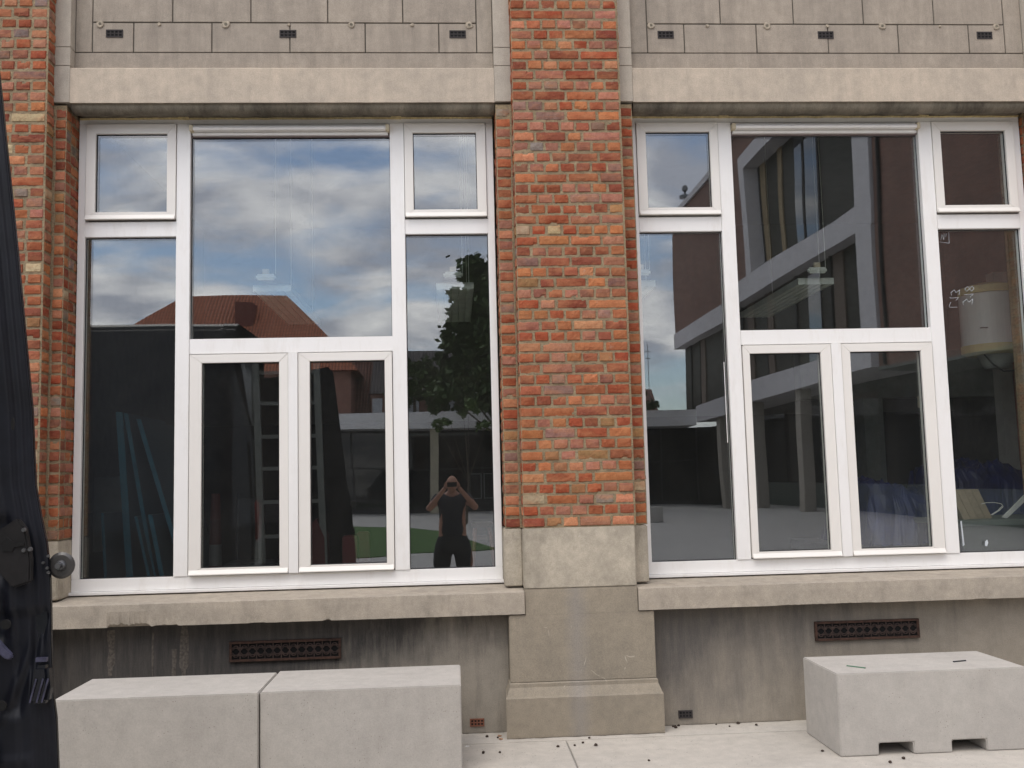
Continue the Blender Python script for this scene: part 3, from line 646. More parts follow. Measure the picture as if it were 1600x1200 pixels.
def lamp(x, label, off=0):
    Y = 1.2; z0 = 2.955; wd = .285; ln = 1.62
    t = thing('hanging_lamp', label, 'lamp', (x, Y, z0), group='louvred lamps hanging in the room')
    m_ = M['lampw']; q = MB()
    q.box(x-wd/2, x-wd/2+.005, Y+.004, Y+ln, z0, z0+.042); q.box(x+wd/2-.005, x+wd/2, Y+.004, Y+ln, z0, z0+.042)
    q.box(x-wd/2, x+wd/2, Y+.004, Y+ln, z0+.0425, z0+.048)
    for k in range(5): q.box(x-wd/2+wd*k/5+.002, x-wd/2+wd*(k+1)/5-.002, Y, Y+.0035, z0-.002, z0+.04)
    build('housing', q, m_, t)
    q = MB()
    for k in range(30): q.box(x-wd/2+.006, x+wd/2-.006, Y+.01+k*ln/30, Y+.014+k*ln/30, z0+.003, z0+.034)
    for k in range(1, 5): q.box(x-wd/2+wd*k/5-.003, x-wd/2+wd*k/5+.003, Y+.005, Y+ln-.005, z0+.002, z0+.036)
    build('louvre', q, m_, t)
    q = MB(); q.box(x-.065+off, x+.080+off, Y-.14, Y-.09, z0+.062, z0+.105); build('control_box', q, m_, t, bevel=.012)
    q = MB(); q.box(x-.017+off, x+.03+off, Y-.13, Y-.10, z0+.1055, z0+.142); build('terminal_block', q, M['beige'], t)
    for (a_, b_2, c_) in ((x+.077+off, Y-.11, z0+.10), (x+.11, Y+.2, z0+.05), (x+.11, Y+ln-.25, z0+.05)):
        q = MB(); q.bar((a_, b_2, c_), (a_, b_2, 4.95), .0022, n=5); build('suspension_wire', q, m_, t)
M['lampw'] = plain('lamp_white', (.80, .84, .78), .5)
lamp(-1.345, 'louvred hanging lamp behind the big upper pane of the left window', -.03)
lamp(.03, 'louvred hanging lamp behind the tall right side pane of the left window', -.02)
lamp(1.43, 'louvred hanging lamp at the left edge of the right window beside the brick pier')
lamp(2.835, 'louvred hanging lamp behind the big upper pane of the right window', -.04)
# water heater
wh = thing('water_heater', 'white drum water heater with cream caps hanging inside the right window', 'water heater', (4.215, 1.45, 2.3))
HX, HY = 4.215, 1.22
q = MB(); q.lathe([(.205, 2.44), (.215, 2.45), (.215, 2.84), (.205, 2.85)], HX, HY, n=40); build('drum', q, plain('enamel', (.68, .70, .68), .35, .05), wh, smooth=False)
cream = plain('cream_plastic', (.62, .52, .24), .5)
q = MB(); q.lathe([(.19, 2.375), (.219, 2.39), (.221, 2.449), (.206, 2.4495)], HX, HY, n=40); build('bottom_cap', q, cream, wh)
q = MB(); q.lathe([(.206, 2.8505), (.221, 2.851), (.219, 2.905), (.12, 2.935), (.0001, 2.94)], HX, HY, n=40); build('top_cap', q, cream, wh)
q = MB(); q.lathe([(.085, 2.27), (.10, 2.29), (.135, 2.3745)], HX+.03, HY, n=30); build('connection_cover', q, plain('grey_cover', (.35, .36, .33), .6), wh)
q = MB(); pts = [(HX-.12, HY-.1, 2.37), (HX-.08, HY-.14, 2.29), (HX, HY-.14, 2.235), (HX+.1, HY-.1, 2.24), (HX+.2, HY, 2.28)]
for a_, b_2 in zip(pts[:-1], pts[1:]): q.bar(a_, b_2, .006, n=6)
build('cable', q, M['seal'], wh)
q = MB(); q.box(HX-.19, HX-.14, HY-.219, HY-.19, 2.56, 2.566); build('badge', q, M['seal'], wh)
q = MB(); q.box(HX-.05, HX+.3, HY+.2, HY+.26, 2.5, 2.8); q.box(HX+.25, 4.9, HY+.2, HY+.26, 2.6, 2.7); build('bracket', q, M['ventdark'], wh)
# socket on the wall
sw = MB(); sw.box(3.93, 3.99, 1.9, 1.93, 2.02, 2.12, 0); tag(build('junction_box', sw, M['beige'], bevel=.006), 'small cream junction box on the inner wall left below the water heater', 'junction box')
# ladder
ld = thing('ladder', 'pale metal ladder leaning behind the left lower sash of the left window', 'ladder', (-1.35, 1.5, .07))
M['alu'] = plain('dull_aluminium', (.13, .135, .13), .6)
q = MB()
def lean(z): return 1.25+(z)*.1
for xr, dx in ((-1.545, .055), (-1.08, .055)):
    q.prism([(xr, 2.45), (xr+.05, 2.45), (xr+.13, .07), (xr+.08, .07)], 1, 1.46, 1.49); build('rail', q, M['alu'], ld); q = MB()
for z in (2.37, 2.13, 1.875, 1.63, 1.375, 1.115, .86, .6, .35):
    k = (2.45-z)/2.38*.08; q = MB(); q.box(-1.50+k, -1.075+k, 1.462, 1.488, z-.014, z+.014); build('rung', q, M['alu'], ld)
# leaning boards
M['boardface'] = plain('board_face', (.05, .075, .09), .4); M['boardedge'] = plain('teal_edge', (.03, .12, .17), .4)
specs = [(-2.40, -2.31, 2.05, .05, 'tall upright board with teal edge, left of the leaning stack in the left window'), (-2.35, -2.14, 2.04, .03, 'tall board with teal edge, second of the leaning stack in the left window'),
         (-2.27, -1.93, 2.0, .035, 'tall board with teal edges leaning most, right of the stack in the left window')]
def board(xt, xb, zt, th, label, y0, y1, zb=.07):
    dz = zt-zb; xb2 = xt+(xb-xt)*dz/(zt-.87)
    t = MB(); t.prism([(xt, zt), (xt+th, zt-.004), (xb2+th, zb), (xb2, zb)], 1, y0+.012, y1, 0); o = thing('board', label, 'board', (xb2, y0, zb), group='boards leaning behind the left window')
    build('face', t, M['boardface'], o)
    e = MB(); e.prism([(xt, zt), (xt+th, zt-.004), (xb2+th, zb), (xb2, zb)], 1, y0, y0+.0118); build('edge', e, M['boardedge'], o, bevel=.003)
for i, (a_, b_2, z, th, lb) in enumerate(specs): board(a_, b_2, z, th*.95, lb, .95+.02*i, 1.9)
board(-2.475, -2.446, 1.34, .02, 'short upright board with teal edge at far left behind the left window', .9, 1.4)
board(-2.24, -2.14, 1.31, .02, 'short board with teal edge in the middle of the leaning stack', .88, 1.35)
board(-2.14, -2.05, 1.32, .03, 'short board with bright teal edge at the right foot of the stack', .86, 1.35)
# dark trolley / chairs in the shade
def chair(x, y, mt, label, ang=0):
    t = thing('chair', label, 'chair', (x, y, .07)); 
    for sx in (-1, 1):
        q = MB(); q.bar((x+sx*.19, y+.2, .07), (x+sx*.17, y+.19, 1.45), .013); build('rear_leg', q, mt, t)
        q = MB(); q.bar((x+sx*.19, y-.2, .07), (x+sx*.18, y-.18, .9), .013); build('front_leg', q, mt, t)
    q = MB(); q.box(x-.2, x+.2, y-.2, y+.2, .88, .92); build('seat', q, mt, t, bevel=.01)
    q = MB(); q.box(x-.17, x+.17, y+.185, y+.2, 1.2, 1.4); build('backrest', q, mt, t, bevel=.006)
chair(-1.56, 1.65, M['seal'], 'black high chair in the dark behind the left sash of the left window')
# wooden stool with splayed legs
M['wood'] = plain('red_brown_wood', (.16, .06, .03), .5, .3, 14, stretch=(1, 1, .2)); M['wooddark'] = plain('dark_wood', (.05, .035, .025), .5)
st = thing('bar_stool', 'brown wooden stool with splayed legs behind the right pane of the left window', 'stool', (.19, 1.0, .07))
q = MB(); q.box(.115, .27, .87, 1.15, 1.165, 1.2); build('seat', q, M['wooddark'], st, bevel=.008)
for (sx, sy) in ((-1, -1), (1, -1), (-1, 1), (1, 1)):
    q = MB(); cx_, cy_ = .19, 1.01; q.bar((cx_+sx*.05, cy_+sy*.1, 1.165), (cx_+sx*.17+.03, cy_+sy*.22, .07), .014, .016, 6); build('leg', q, M['wood'], st)
q = MB(); q.box(.115, .265, .9, .92, 1.08, 1.11); build('stretcher', q, M['wooddark'], st)
q = MB(); q.lathe([(.02, .07), (.11, .075), (.12, .3), (.10, 1.17), (.06, 1.2), (.0001, 1.21)], .37, 1.0, n=20); tag(build('gas_bottle', q, plain('red_paint', (.10, .018, .014), .5)), 'dark red cylinder at the right edge of the left window', 'cylinder')
q = MB(); q.prism([(-1.10, .07), (-1.10, 1.2), (-1.06, 1.24), (-1.0, 1.1), (-.97, .07)], 1, 1.45, 1.75); tag(build('crate', q, plain('red_box', (.07, .012, .01), .6)), 'dark red upright case on the floor behind the right sash of the left window', 'case')
q = MB(); q.box(-.87, -.76, 1.5, 1.7, .07, 1.1); q.box(-.78, -.68, 1.7, 1.8, .07, 1.12); tag(build('crate', q, plain('maroon_box', (.10, .015, .015), .6), bevel=.01), 'low maroon box behind the lower right sash of the left window', 'box')
cn = thing('warning_cone', 'red and white warning post low behind the left sash of the left window', 'cone', (-1.85, 1.6, .07))
for z0, z1, c in ((.07, .9, (.06, .01, .01)), (.9, 1.06, (.10, .10, .10)), (1.06, 1.25, (.05, .01, .01)), (1.25, 1.45, (.07, .012, .01))):
    q = MB(); q.lathe([(.035+(1.45-z0)*.03, z0), (.035+(1.45-z1)*.03, z1-.001)], -1.85, 1.6, n=14); build('band', q, plain('cone_band', c, .6), cn)
# workbench, tarps, cardboard box
M['tarp'] = plain('blue_tarpaulin', (.006, .013, .095), .45, .6, 5)
def tarp(name, x0, x1, y0, y1, prof, z0, label, sd):
    q = MB(); nx, ny = 46, 22
    for j in range(ny+1):
        for i in range(nx+1):
            a_ = i/nx; b_2 = j/ny; x = x0+(x1-x0)*a_; y = y0+(y1-y0)*b_2
            k = min(len(prof)-2, int(a_*(len(prof)-1))); tt = a_*(len(prof)-1)-k; top = prof[k]*(1-tt)+prof[k+1]*tt
            e = min(1, b_2/.25)*min(1, (1-b_2)/.25+.3); z = z0+(top-z0)*math.sin(min(1, e)*math.pi/2)
            r1 = abs(fbm(x+sd, y*.5, z*.2, s=5)); r2 = abs(fbm(x, y+sd, s=11))
            edge = min(1, a_*8, (1-a_)*8)
            q.v.append((x+.05*fbm(y+sd, z, s=6), y-.13*r1-.06*r2, z0+(z-z0)*edge-(.22*r1+.16*r2)*(z-z0)*1.2+.02*(1-abs(fbm(x*1.3, z, y, s=9))*3)))
    for j in range(ny):
        for i in range(nx): q.f.append((j*(nx+1)+i, j*(nx+1)+i+1, (j+1)*(nx+1)+i+1, (j+1)*(nx+1)+i)); q.mi.append(0)
    tag(build(name, q, M['tarp'], smooth=False), label, 'tarpaulin')
tarp('tarpaulin', 3.10, 3.95, 1.2, 2.2, [1.40, 1.46, 1.42, 1.36, 1.42], .92, 'crumpled blue tarpaulin behind the right opening sash of the right window', 1)
tarp('tarpaulin', 3.80, 4.75, 1.25, 2.3, [1.50, 1.56, 1.60, 1.52, 1.3], 1.0, 'crumpled blue tarpaulin heaped behind the tan box under the water heater', 5)
wb = thing('workbench', 'grey workbench with clutter behind the right pane of the right window', 'workbench', (3.9, .8, .07))
q = MB(); q.box(3.5, 5.1, .5, 2.4, 1.10, 1.135); build('top', q, plain('bench_top', (.16, .18, .165), .5), wb)
q = MB(); q.box(3.5, 5.1, .5, .52, .84, 1.098); build('apron', q, plain('bench_apron', (.07, .08, .07), .5), wb)
for (xx, yy) in ((3.52, .54), (5.02, .54), (3.52, 2.3), (5.02, 2.3)):
    q = MB(); q.box(xx, xx+.06, yy, yy+.06, .07, 1.098); build('leg', q, M['alu'], wb)
q = MB(); q.box(2.9, 3.48, 1.1, 2.3, .85, .93); q.box(2.95, 3.0, 1.15, 1.2, .07, .85); q.box(3.4, 3.45, 1.15, 1.2, .07, .85); tag(build('low_table', q, plain('table_grey', (.12, .12, .13), .5)), 'low dark table carrying the blue tarpaulin behind the right sash', 'table')
bx = MB()
c0 = Vector((3.60, .66, 1.137)); ux = Vector((.27, .10, -.0)); tilt = Vector((-.075, .03, .21)); dp_ = Vector((-.05, .16, 0))
for k in range(4):
    a_ = c0+ux*(k/4); b_2 = c0+ux*((k+.93)/4); gz = Vector((0, 0, 0))
    v = [a_, b_2, b_2+dp_, a_+dp_, a_+tilt, b_2+tilt, b_2+tilt+dp_, a_+tilt+dp_]
    bx.hull(v, [(0,3,2,1),(4,5,6,7),(0,1,5,4),(1,2,6,5),(2,3,7,6),(3,0,4,7)])
v = [c0+dp_*.1, c0+ux*.98+dp_*.1, c0+ux*.98+dp_*.95, c0+dp_*.95]; v += [p_+tilt*.985 for p_ in v]
bx.hull(v, [(0,3,2,1),(4,5,6,7),(0,1,5,4),(1,2,6,5),(2,3,7,6),(3,0,4,7)])
tag(build('ribbed_box', bx, plain('tan_card', (.40, .32, .23), .8, .15, 20)), 'tan ribbed box tilted on the workbench in front of the blue tarpaulin', 'box')
q = MB(); q.prism([(3.90, 1.145), (3.93, 1.137), (4.13, 1.30), (4.10, 1.32)], 1, .68, .70); tag(build('white_batten', q, M['frame']), 'white batten lying at a slant beside the tan box', 'batten')
q = MB(); pts = [(3.86+.09*math.sin(k*.7), .75+.02*k/10, 1.16+.09*abs(math.sin(k*.35))) for k in range(12)]
for a_, b_2 in zip(pts[:-1], pts[1:]): q.bar(a_, b_2, .0025, n=5)
tag(build('wire', q, M['frame']), 'thin white wire curling out behind the tan box', 'wire')

# ------------------------------------------------------------------ concrete benches
def bench(x0, x1, y0, y1, h, label, notches=True):
    q = MB(); hh = .062
    if notches:
        L1 = x1-x0; n0 = (x0+.205, x0+.395); n1 = (x0+.60, x0+.79)
        q.prism([(x0, .013), (n0[0], .013), (n0[0]+.002, hh+.013), (n0[1]-.002, hh+.013), (n0[1], .013), (n1[0], .013), (n1[0]+.002, hh+.013), (n1[1]-.002, hh+.013), (n1[1], .013), (x1, .013), (x1, h), (x0, h)], 1, y0, y1)
    else: q.box(x0, x1, y0, y1, .013, h)
    o = build('concrete_bench', q, M['concrete'], bevel=.005); tag(o, label, 'bench', 'concrete block benches'); return o
bench(-2.035, -1.016, -1.003, -.455, .452, 'pale concrete block bench at the left, nearest the black van door', False)
bench(-1.010, .012, -.99, -.42, .452, 'pale concrete block bench butted to the right end of another, left of the pilaster', False)
b3 = bench(1.985, 3.02, -.995, -.49, .437, 'pale concrete block bench with two fork notches under the right window')
bench(5.72, 6.72, -26.1, -25.6, .5, 'pale concrete block bench far out in the yard, mirrored in the right window', False)
q = MB(); q.bar((2.12, -.80, .4385), (2.19, -.88, .4385), .005, n=6); tag(build('twig', q, plain('green_stalk', (.07, .15, .09), .7)), 'thin green stalk on top of the right concrete bench', 'stalk')
q = MB(); q.bar((2.72, -.80, .4385), (2.80, -.78, .4385), .006, n=6); tag(build('twig', q, M['seal']), 'short dark stick on top of the right concrete bench', 'stick')

q = MB()
for (a_, b_2, yy) in ((.02, .27, -.2), (.27, 1.19, -.366), (1.19, 1.99, -.2)):
    n = int((b_2-a_)/.012)
    for k in range(n):
        x_ = a_+(b_2-a_)*k/n; w_ = max(.002, .007+.014*fbm(x_, yy, s=14)+.006*fbm(x_, 3, s=60)); w2_ = max(.002, .007+.014*fbm(x_+(b_2-a_)/n, yy, s=14)+.006*fbm(x_+(b_2-a_)/n, 3, s=60))
        q.face([(x_, yy+.003, .0145), (x_, yy-w_, .0145), (x_+(b_2-a_)/n, yy-w2_, .0145), (x_+(b_2-a_)/n, yy+.003, .0145)])
tag(build('ground_dirt', q, plain('dirt', (.12, .10, .075), .95, .5, 60)), 'thin line of dark dirt where the paving meets the wall', 'dirt', kind='stuff')
# crumbs on the paving
cr_pts = [(.127, -.641), (.218, -.643), (.544, -.576), (.639, -.564), (.691, -.518), (.74, -.42), (.755, -.581), (.987, -.917), (1.266, -.24), (1.303, -.226), (1.276, -.27), (1.278, -.25), (1.528, -.23), (1.593, -.287), (1.66, -.23), (1.93, -.879), (1.756, -.282), (2.187, -1.13), (2.283, -1.075), (.16, -.30), (.22, -.33)]
M['crumb'] = plain('dark_crumb', (.045, .03, .022), .95, .4, 60)
first = None
ORD = 'first second third fourth fifth sixth seventh eighth ninth tenth eleventh twelfth thirteenth fourteenth fifteenth sixteenth seventeenth eighteenth nineteenth twentieth twenty-first twenty-second'.split()
for i, (x, y) in enumerate(sorted(cr_pts)):
    q = MB(); r = rng.uniform(.006, .012); n = 7
    pf = [(r*.5, 0), (r, r*.35), (r*.75, r*.9), (r*.15, r*1.25)]
    q.lathe(pf, 0, 0, 0, n); q.v = [(a_*rng.uniform(.7, 1.3), b_2*rng.uniform(.7, 1.3), c_) for a_, b_2, c_ in q.v]
    o = build('seed_husk', q, M['crumb']); o.location = (x, y, .0125); o.rotation_euler[2] = rng.uniform(0, 6)
    tag(o, 'dark seed husk on the pale paving, '+ORD[i]+' of the husks from the left', 'seed husk', 'seed husks on the paving')
for x, y, c in ((.234, -.29, 'a'), (.238, -.36, 'b')):
    q = MB(); q.prism([(-.02, -.006), (0, -.012), (.022, 0), (0, .012), (-.018, .006)], 2, 0, .003); o = build('dry_leaf', q, plain('dry_leaf', (.35, .2, .12), .8)); o.location = (x, y, .014); o.rotation_euler = (.3, .2, 1)
    tag(o, 'dry tan leaf at the foot of the pilaster, ' + ('nearer the wall' if c == 'a' else 'farther from the wall'), 'leaf')
q = MB(); q.prism([(-.012, -.007), (.01, -.009), (.014, .003), (-.006, .01)], 2, 0, .002); o = build('paper_scrap', q, M['frame']); o.location = (.041, -.485, .0125); tag(o, 'white paper scrap on the paving beside the left bench', 'scrap')

# ------------------------------------------------------------------ black van with its wall-side rear door open
van = thing('van', 'black van parked along the wall at the left, its rear door standing open', 'van', (-4.4, -4.65, 0))
M['vanpaint'] = plain('black_paint', (.006, .007, .011), .22, .1, 2, spec=.35); M['vaninner'] = plain('dark_inner_paint', (.007, .008, .012), .45, .5, 5, spec=.25)
M['vanpale'] = plain('violet_grey', (.05, .05, .085), .4, .5, 25); M['chrome'] = plain('dull_metal', (.16, .16, .165), .32, .2, 20, metal=.9)  # vanpale: strap colour, also the buffer's highlights put in as colour
M['vanplate'] = plain('latch_steel', (.011, .010, .010), .5, .4, 30, spec=.3); M['tyre'] = plain('tyre', (.012, .012, .012), .8); M['grime'] = plain('door_grime', (.035, .035, .038), .7, .6, 14)
q = MB(); XR = -1.98
secs = [(XR, 0, 0), (XR-.22, .03, .0), (XR-4.0, .03, 0), (XR-4.7, .02, -.9), (XR-5.4, .06, -1.75), (XR-5.7, .16, -1.9)]
def vsec(dx, dy, dz):
    y0, y1 = -5.66+dy, -3.70-dy; zt = 3.2+dz
    zt0 = zt if dx else zt
    pts = [(y0+.06, .32), (y0, .5), (y0, 1.1), (y0+.10, min(2.0, zt-.3)), (y0+.20, zt-.05), (y0+.27, zt), (y1-.27, zt), (y1-.20, zt-.05), (y1-.10, min(2.0, zt-.3)), (y1, 1.1), (y1, .5), (y1-.06, .32)]
    return pts
base = 0; k = 12
for (x, dy, dz) in secs:
    for j, (yy, z) in enumerate(vsec(x, dy, dz)):
        xx = x-(.42*max(0, (z-1.2)/2)**2 if x == XR else 0); q.v.append((xx, yy, z))
for i in range(len(secs)-1):
    for j in range(k): q.f.append((i*k+j, i*k+(j+1) % k, (i+1)*k+(j+1) % k, (i+1)*k+j)); q.mi.append(0)
q.f.append(tuple(range(k-1, -1, -1))); q.mi.append(0); q.f.append(tuple((len(secs)-1)*k+j for j in range(k))); q.mi.append(0)
build('body', q, M['vanpaint'], van, bevel=.03)
q = MB(); q.box(-2.03, -1.955, -5.5, -3.86, .36, .62); build('bumper', q, M['tyre'], van, bevel=.02)
for xx in (-2.95, -6.3):
    for yy in (-3.86, -5.5):
        q = MB(); q.bar((xx, yy-.11, .34), (xx, yy+.11, .34), .34, n=32); wo = build('wheel', q, M['tyre'], van)
        q = MB(); q.bar((xx, yy-.115, .34), (xx, yy+.115, .34), .21, n=20); build('rim', q, M['chrome'], wo)
for yy in (-3.82, -5.54):
    q = MB(); q.box(-2.0, -1.95, yy-.07, yy+.07, .95, 1.35); build('tail_light', q, plain('red_lens', (.3, .01, .01), .2), van, bevel=.02)
q = MB(); q.prism([(-5.45, 1.7), (-4.2, 1.75), (-4.15, 2.35), (-5.1, 2.3)], 1, -3.735, -3.70); build('side_window', q, M['darkglass'], van)
# the open door: outline measured on its inner side, x to the right, z up
DY = -3.665
edge = [(-1.165, 2.62), (-1.149, 2.50), (-1.125, 2.30), (-1.099, 2.09), (-1.078, 1.90), (-1.055, 1.70), (-1.049, 1.60), (-1.043, 1.51), (-1.028, 1.43), (-1.012, 1.36), (-1.003, 1.28), (-.999, 1.20), (-.997, 1.13), (-.990, 1.0), (-.981, .94), (-.974, .82), (-.972, .62), (-.985, .47), (-1.02, .42)]
left = -1.90
def off(e, d, zt=0, zb=0): return [(x-d, min(z, 2.62-zt)) for x, z in e if z >= .42+zb]
door = MB(); door.prism([(x-.003, z) for x, z in edge]+[(left, .42), (left+.0, 2.0), (left-.02, 2.55), (-1.22, 2.67)], 1, DY, DY+.022)
do = build('rear_door', door, M['vanpaint'], van, bevel=.006); do['label'] = 'open black rear door with bare inner panel'
def strip(e0, e1, y0, y1, name, mt, zlo=.5, zhi=2.55, bev=.004):
    """ridge that follows the door edge between offsets e0 and e1"""
    pts = [(x, z) for x, z in edge if zlo <= z <= zhi]
    poly = [(x-e0, z) for x, z in pts]+[(x-e1, z) for x, z in reversed(pts)]
    s_ = MB(); s_.prism(poly, 1, y1, y0); return build(name, s_, mt, do, bevel=bev)
def sst(a, b, x):
    t_ = min(1, max(0, (x-a)/(b-a))); return t_*t_*(3-2*t_)
def edge_x(z):
    for (xa, za), (xb, zb_) in zip(edge[:-1], edge[1:]):
        if zb_ <= z <= za: return xb+(xa-xb)*(z-zb_)/(za-zb_)
    return edge[-1][0]
def box_(x, z, x0, x1, z0, z1, s_): return sst(x0-s_, x0+s_, x)*(1-sst(x1-s_, x1+s_, x))*sst(z0-s_, z0+s_, z)*(1-sst(z1-s_, z1+s_, z))
def relief(x, z, d):
    h = .004+.008*sst(.016, .021, d)+.022*sst(.034, .046, d)+.008*sst(.070, .084, d)
    h -= .030*sst(.118, .138, d)*sst(1.46, 1.50, z)*(1-sst(2.40, 2.46, z))                      # window pressing
    h -= .024*box_(x, z, -1.60, -1.098, 1.13, 1.43, .012)*(1-.8*box_(x, z, -1.6, -1.0, 1.24, 1.28, .02))   # latch pocket
    h -= .020*box_(x-(z-.9)*.25, z, -1.55, -1.075, .96, 1.20, .012)
    h += .012*(1-sst(.0, .016, abs((x+1.062)-(z-1.05)*.35)))*box_(x, z, -1.2, -1.04, .95, 1.3, .02)
    h -= .016*box_(x, z, -1.7, -1.05, .50, .79, .02); h += .008*box_(x, z, -1.7, -1.03, .84, .86, .010)
    return h*.62+.004
ipm = MB(); zs = [.45+2.13*k/210 for k in range(211)]; ds = [0, .003]+[.003+.0032*k for k in range(1, 62)]+[.21+.03*k for k in range(1, 19)]
for z in zs:
    ex = edge_x(z)-.002
    for d in ds: ipm.v.append((ex-d, DY-(0 if d == 0 else relief(ex-d, z, d)), z))
W_ = len(ds)
for i in range(len(zs)-1):
    for j in range(W_-1): ipm.f.append((i*W_+j, (i+1)*W_+j, (i+1)*W_+j+1, i*W_+j+1)); ipm.mi.append(0)
build('inner_panel', ipm, M['vaninner'], do, smooth=True)
lk = MB(); lk.prism([(-1.065, 1.43), (-1.045, 1.405), (-1.030, 1.33), (-1.030, 1.275), (-1.072, 1.262), (-1.105, 1.30), (-1.11, 1.40)], 1, DY-.052, DY-.03); lko = build('latch_plate', lk, M['vanplate'], do, bevel=.004)
hl = MB(); hl.prism([(-1.085, 1.385), (-1.07, 1.372), (-1.045, 1.372), (-1.045, 1.364), (-1.068, 1.360), (-1.072, 1.35), (-1.095, 1.352), (-1.10, 1.37)], 1, DY-.056, DY-.0515); build('latch_slot', hl, M['darkvoid'], do)
def P2(px_, pz_): return px_, pz_
bolts = [(-1.047, 1.401), (-1.0455, 1.352), (-1.031, 1.354), (-1.1, 1.35)]
for (bx_, bz_) in bolts[:3]:
    q = MB(); q.bar((bx_, DY-.051, bz_), (bx_, DY-.057, bz_), .006, .0045, 12); build('bolt', q, M['chrome'], do, smooth=False)
for (bx_, bz_) in ((-1.016, 1.318), (-1.004, 1.334), (-1.006, 1.305), (-1.003, 1.294)):
    q = MB(); q.bar((bx_, DY-.010, bz_), (bx_, DY-.016, bz_), .0038, .003, 10); build('bolt', q, M['chrome'], do)
dsk = MB(); dc = (-.985, 1.308)
dsk.bar((dc[0], DY+.030, dc[1]), (dc[0], DY+.022, dc[1]), .031, .033, 30); dsk.bar((dc[0], DY+.022, dc[1]), (dc[0], DY+.018, dc[1]), .033, .026, 30); build('striker_disc', dsk, plain('grey_buffer', (.045, .042, .04), .3), do)
q = MB(); q.bar((dc[0], DY+.018, dc[1]), (dc[0], DY+.008, dc[1]), .014, .010, 18); q.bar((dc[0], DY+.008, dc[1]), (dc[0], DY-.004, dc[1]), .007, .007, 12); build('striker_pin', q, M['chrome'], do)
for (hx, hz, hr) in ((-1.087, 1.176, .012), (-1.092, .985, .012), (-1.082, 1.66, .006), (-1.13, 1.37, .006)):
    q = MB(); q.prism([(hx+hr*(.6 if hr < .01 else 1)*math.cos(a_*math.pi/8), hz+hr*(2.6 if hz > 1.6 else 1)*math.sin(a_*math.pi/8)) for a_ in range(16)], 1, DY-.0485, DY-.0435); build('drain_hole', q, M['darkvoid'], do)
q = MB(); q.prism([(-1.135, 1.175), (-1.115, 1.158), (-1.066, 1.105), (-1.068, 1.094), (-1.082, 1.094), (-1.118, 1.125), (-1.14, 1.135)], 1, DY-.056, DY-.044); build('check_strap', q, M['vanpale'], do, bevel=.003)
# buffer block, purple-blue highlights painted on its ridges
q = MB(); q.prism([(-1.022, 1.075), (-.988, 1.075), (-.982, 1.02), (-.986, .985), (-1.030, .985)], 1, DY-.045, DY-.012)
build('door_buffer', q, M['vanpaint'], do, bevel=.008)
q = MB()
for dx in (0, .016, .028): q.bar((-1.026+dx, DY-.048, .99), (-1.012+dx, DY-.048, 1.045), .0022, .0022, 6)
build('ridge_highlight', q, M['vanpale'], do)
q = MB(); q.box(-1.022, -.996, DY-.030, DY-.02, 1.082, 1.092); build('buffer_highlight', q, M['vanpale'], do)
q = MB(); q.prism([(-1.135, .835), (-1.10, .835), (-1.098, .865), (-1.104, .895), (-1.118, .905), (-1.135, .90)], 1, DY-.064, DY-.044); build('cable_bracket', q, M['chrome'], do, bevel=.006)
q = MB(); q.prism([(-1.40, .78), (-1.03, .80), (-1.03, .825), (-1.40, .805)], 1, DY-.042, DY-.02); build('lower_rib', q, M['grime'], do, bevel=.008)

# ------------------------------------------------------------------ the yard behind the camera (seen mirrored in the glass)
# red brick wing at the right
M['wingbrick'] = None
def wing_brick():
    mt, t, b = new_mat('wing_brick')
    tcn = t.nodes.new('ShaderNodeTexCoord'); mp_ = t.nodes.new('ShaderNodeMapping'); mp_.inputs['Rotation'].default_value = (0, R(90), R(90)); 
    sp = t.nodes.new('ShaderNodeSeparateXYZ'); cb_ = t.nodes.new('ShaderNodeCombineXYZ'); t.links.new(tcn.outputs['Object'], sp.inputs[0])
    ad = t.nodes.new('ShaderNodeMath'); t.links.new(sp.outputs[0], ad.inputs[0]); t.links.new(sp.outputs[1], ad.inputs[1])
    t.links.new(ad.outputs[0], cb_.inputs[0]); t.links.new(sp.outputs[2], cb_.inputs[1])
    bt = t.nodes.new('ShaderNodeTexBrick'); t.links.new(cb_.outputs[0], bt.inputs[0])
    bt.inputs['Color1'].default_value = (.15, .070, .052, 1); bt.inputs['Color2'].default_value = (.22, .10, .07, 1); bt.inputs['Mortar'].default_value = (.15, .11, .09, 1)
    bt.inputs['Scale'].default_value = 1; bt.inputs['Brick Width'].default_value = .22; bt.inputs['Row Height'].default_value = .07; bt.inputs['Mortar Size'].default_value = .012
    c = mix(t, 1, bt.outputs[0], ramp(t, add_noise(t, 1.2, 5), [(.3, .8), (.7, 1.2)]), 'MULTIPLY')
    t.links.new(c, b.inputs['Base Color']); b.inputs['Roughness'].default_value = .9; return mt
M['wingbrick'] = wing_brick(); M['yardconc'] = plain('yard_white_concrete', (.52, .50, .51), .8, .08, 3); M['curtain'] = plain('curtain', (.25, .19, .11), .9, .3, 8, stretch=(1, 4, .2))
XW = 12.75
wg = thing('school_wing', 'red brick wing with white concrete bands and dark glazing, mirrored in the right window', 'building', (XW+4, -27, 0))
q = MB(); yA, yB = -49.2, -3.5
q.box(XW, XW+9, yA, yB, 9.5, 16.0)      # brick above beam, opened below by separate boxes
q2 = MB()
q2.box(XW, XW+9, yA, -34.8, 9.5, 16); q2.box(XW, XW+9, -34.8, -22.0, 14.9, 16); q2.box(XW, XW+9, -22.0, yB, 4.36, 16); q2.box(XW+1.2, XW+9, -34.8, -22.0, 9.5, 14.9)
build('brick_wall', q2, M['wingbrick'], wg)
q = MB(); q.box(XW-.12, XW+9, yA-.1, yB, 16.0, 16.35); build('coping', q, M['yardconc'], wg)
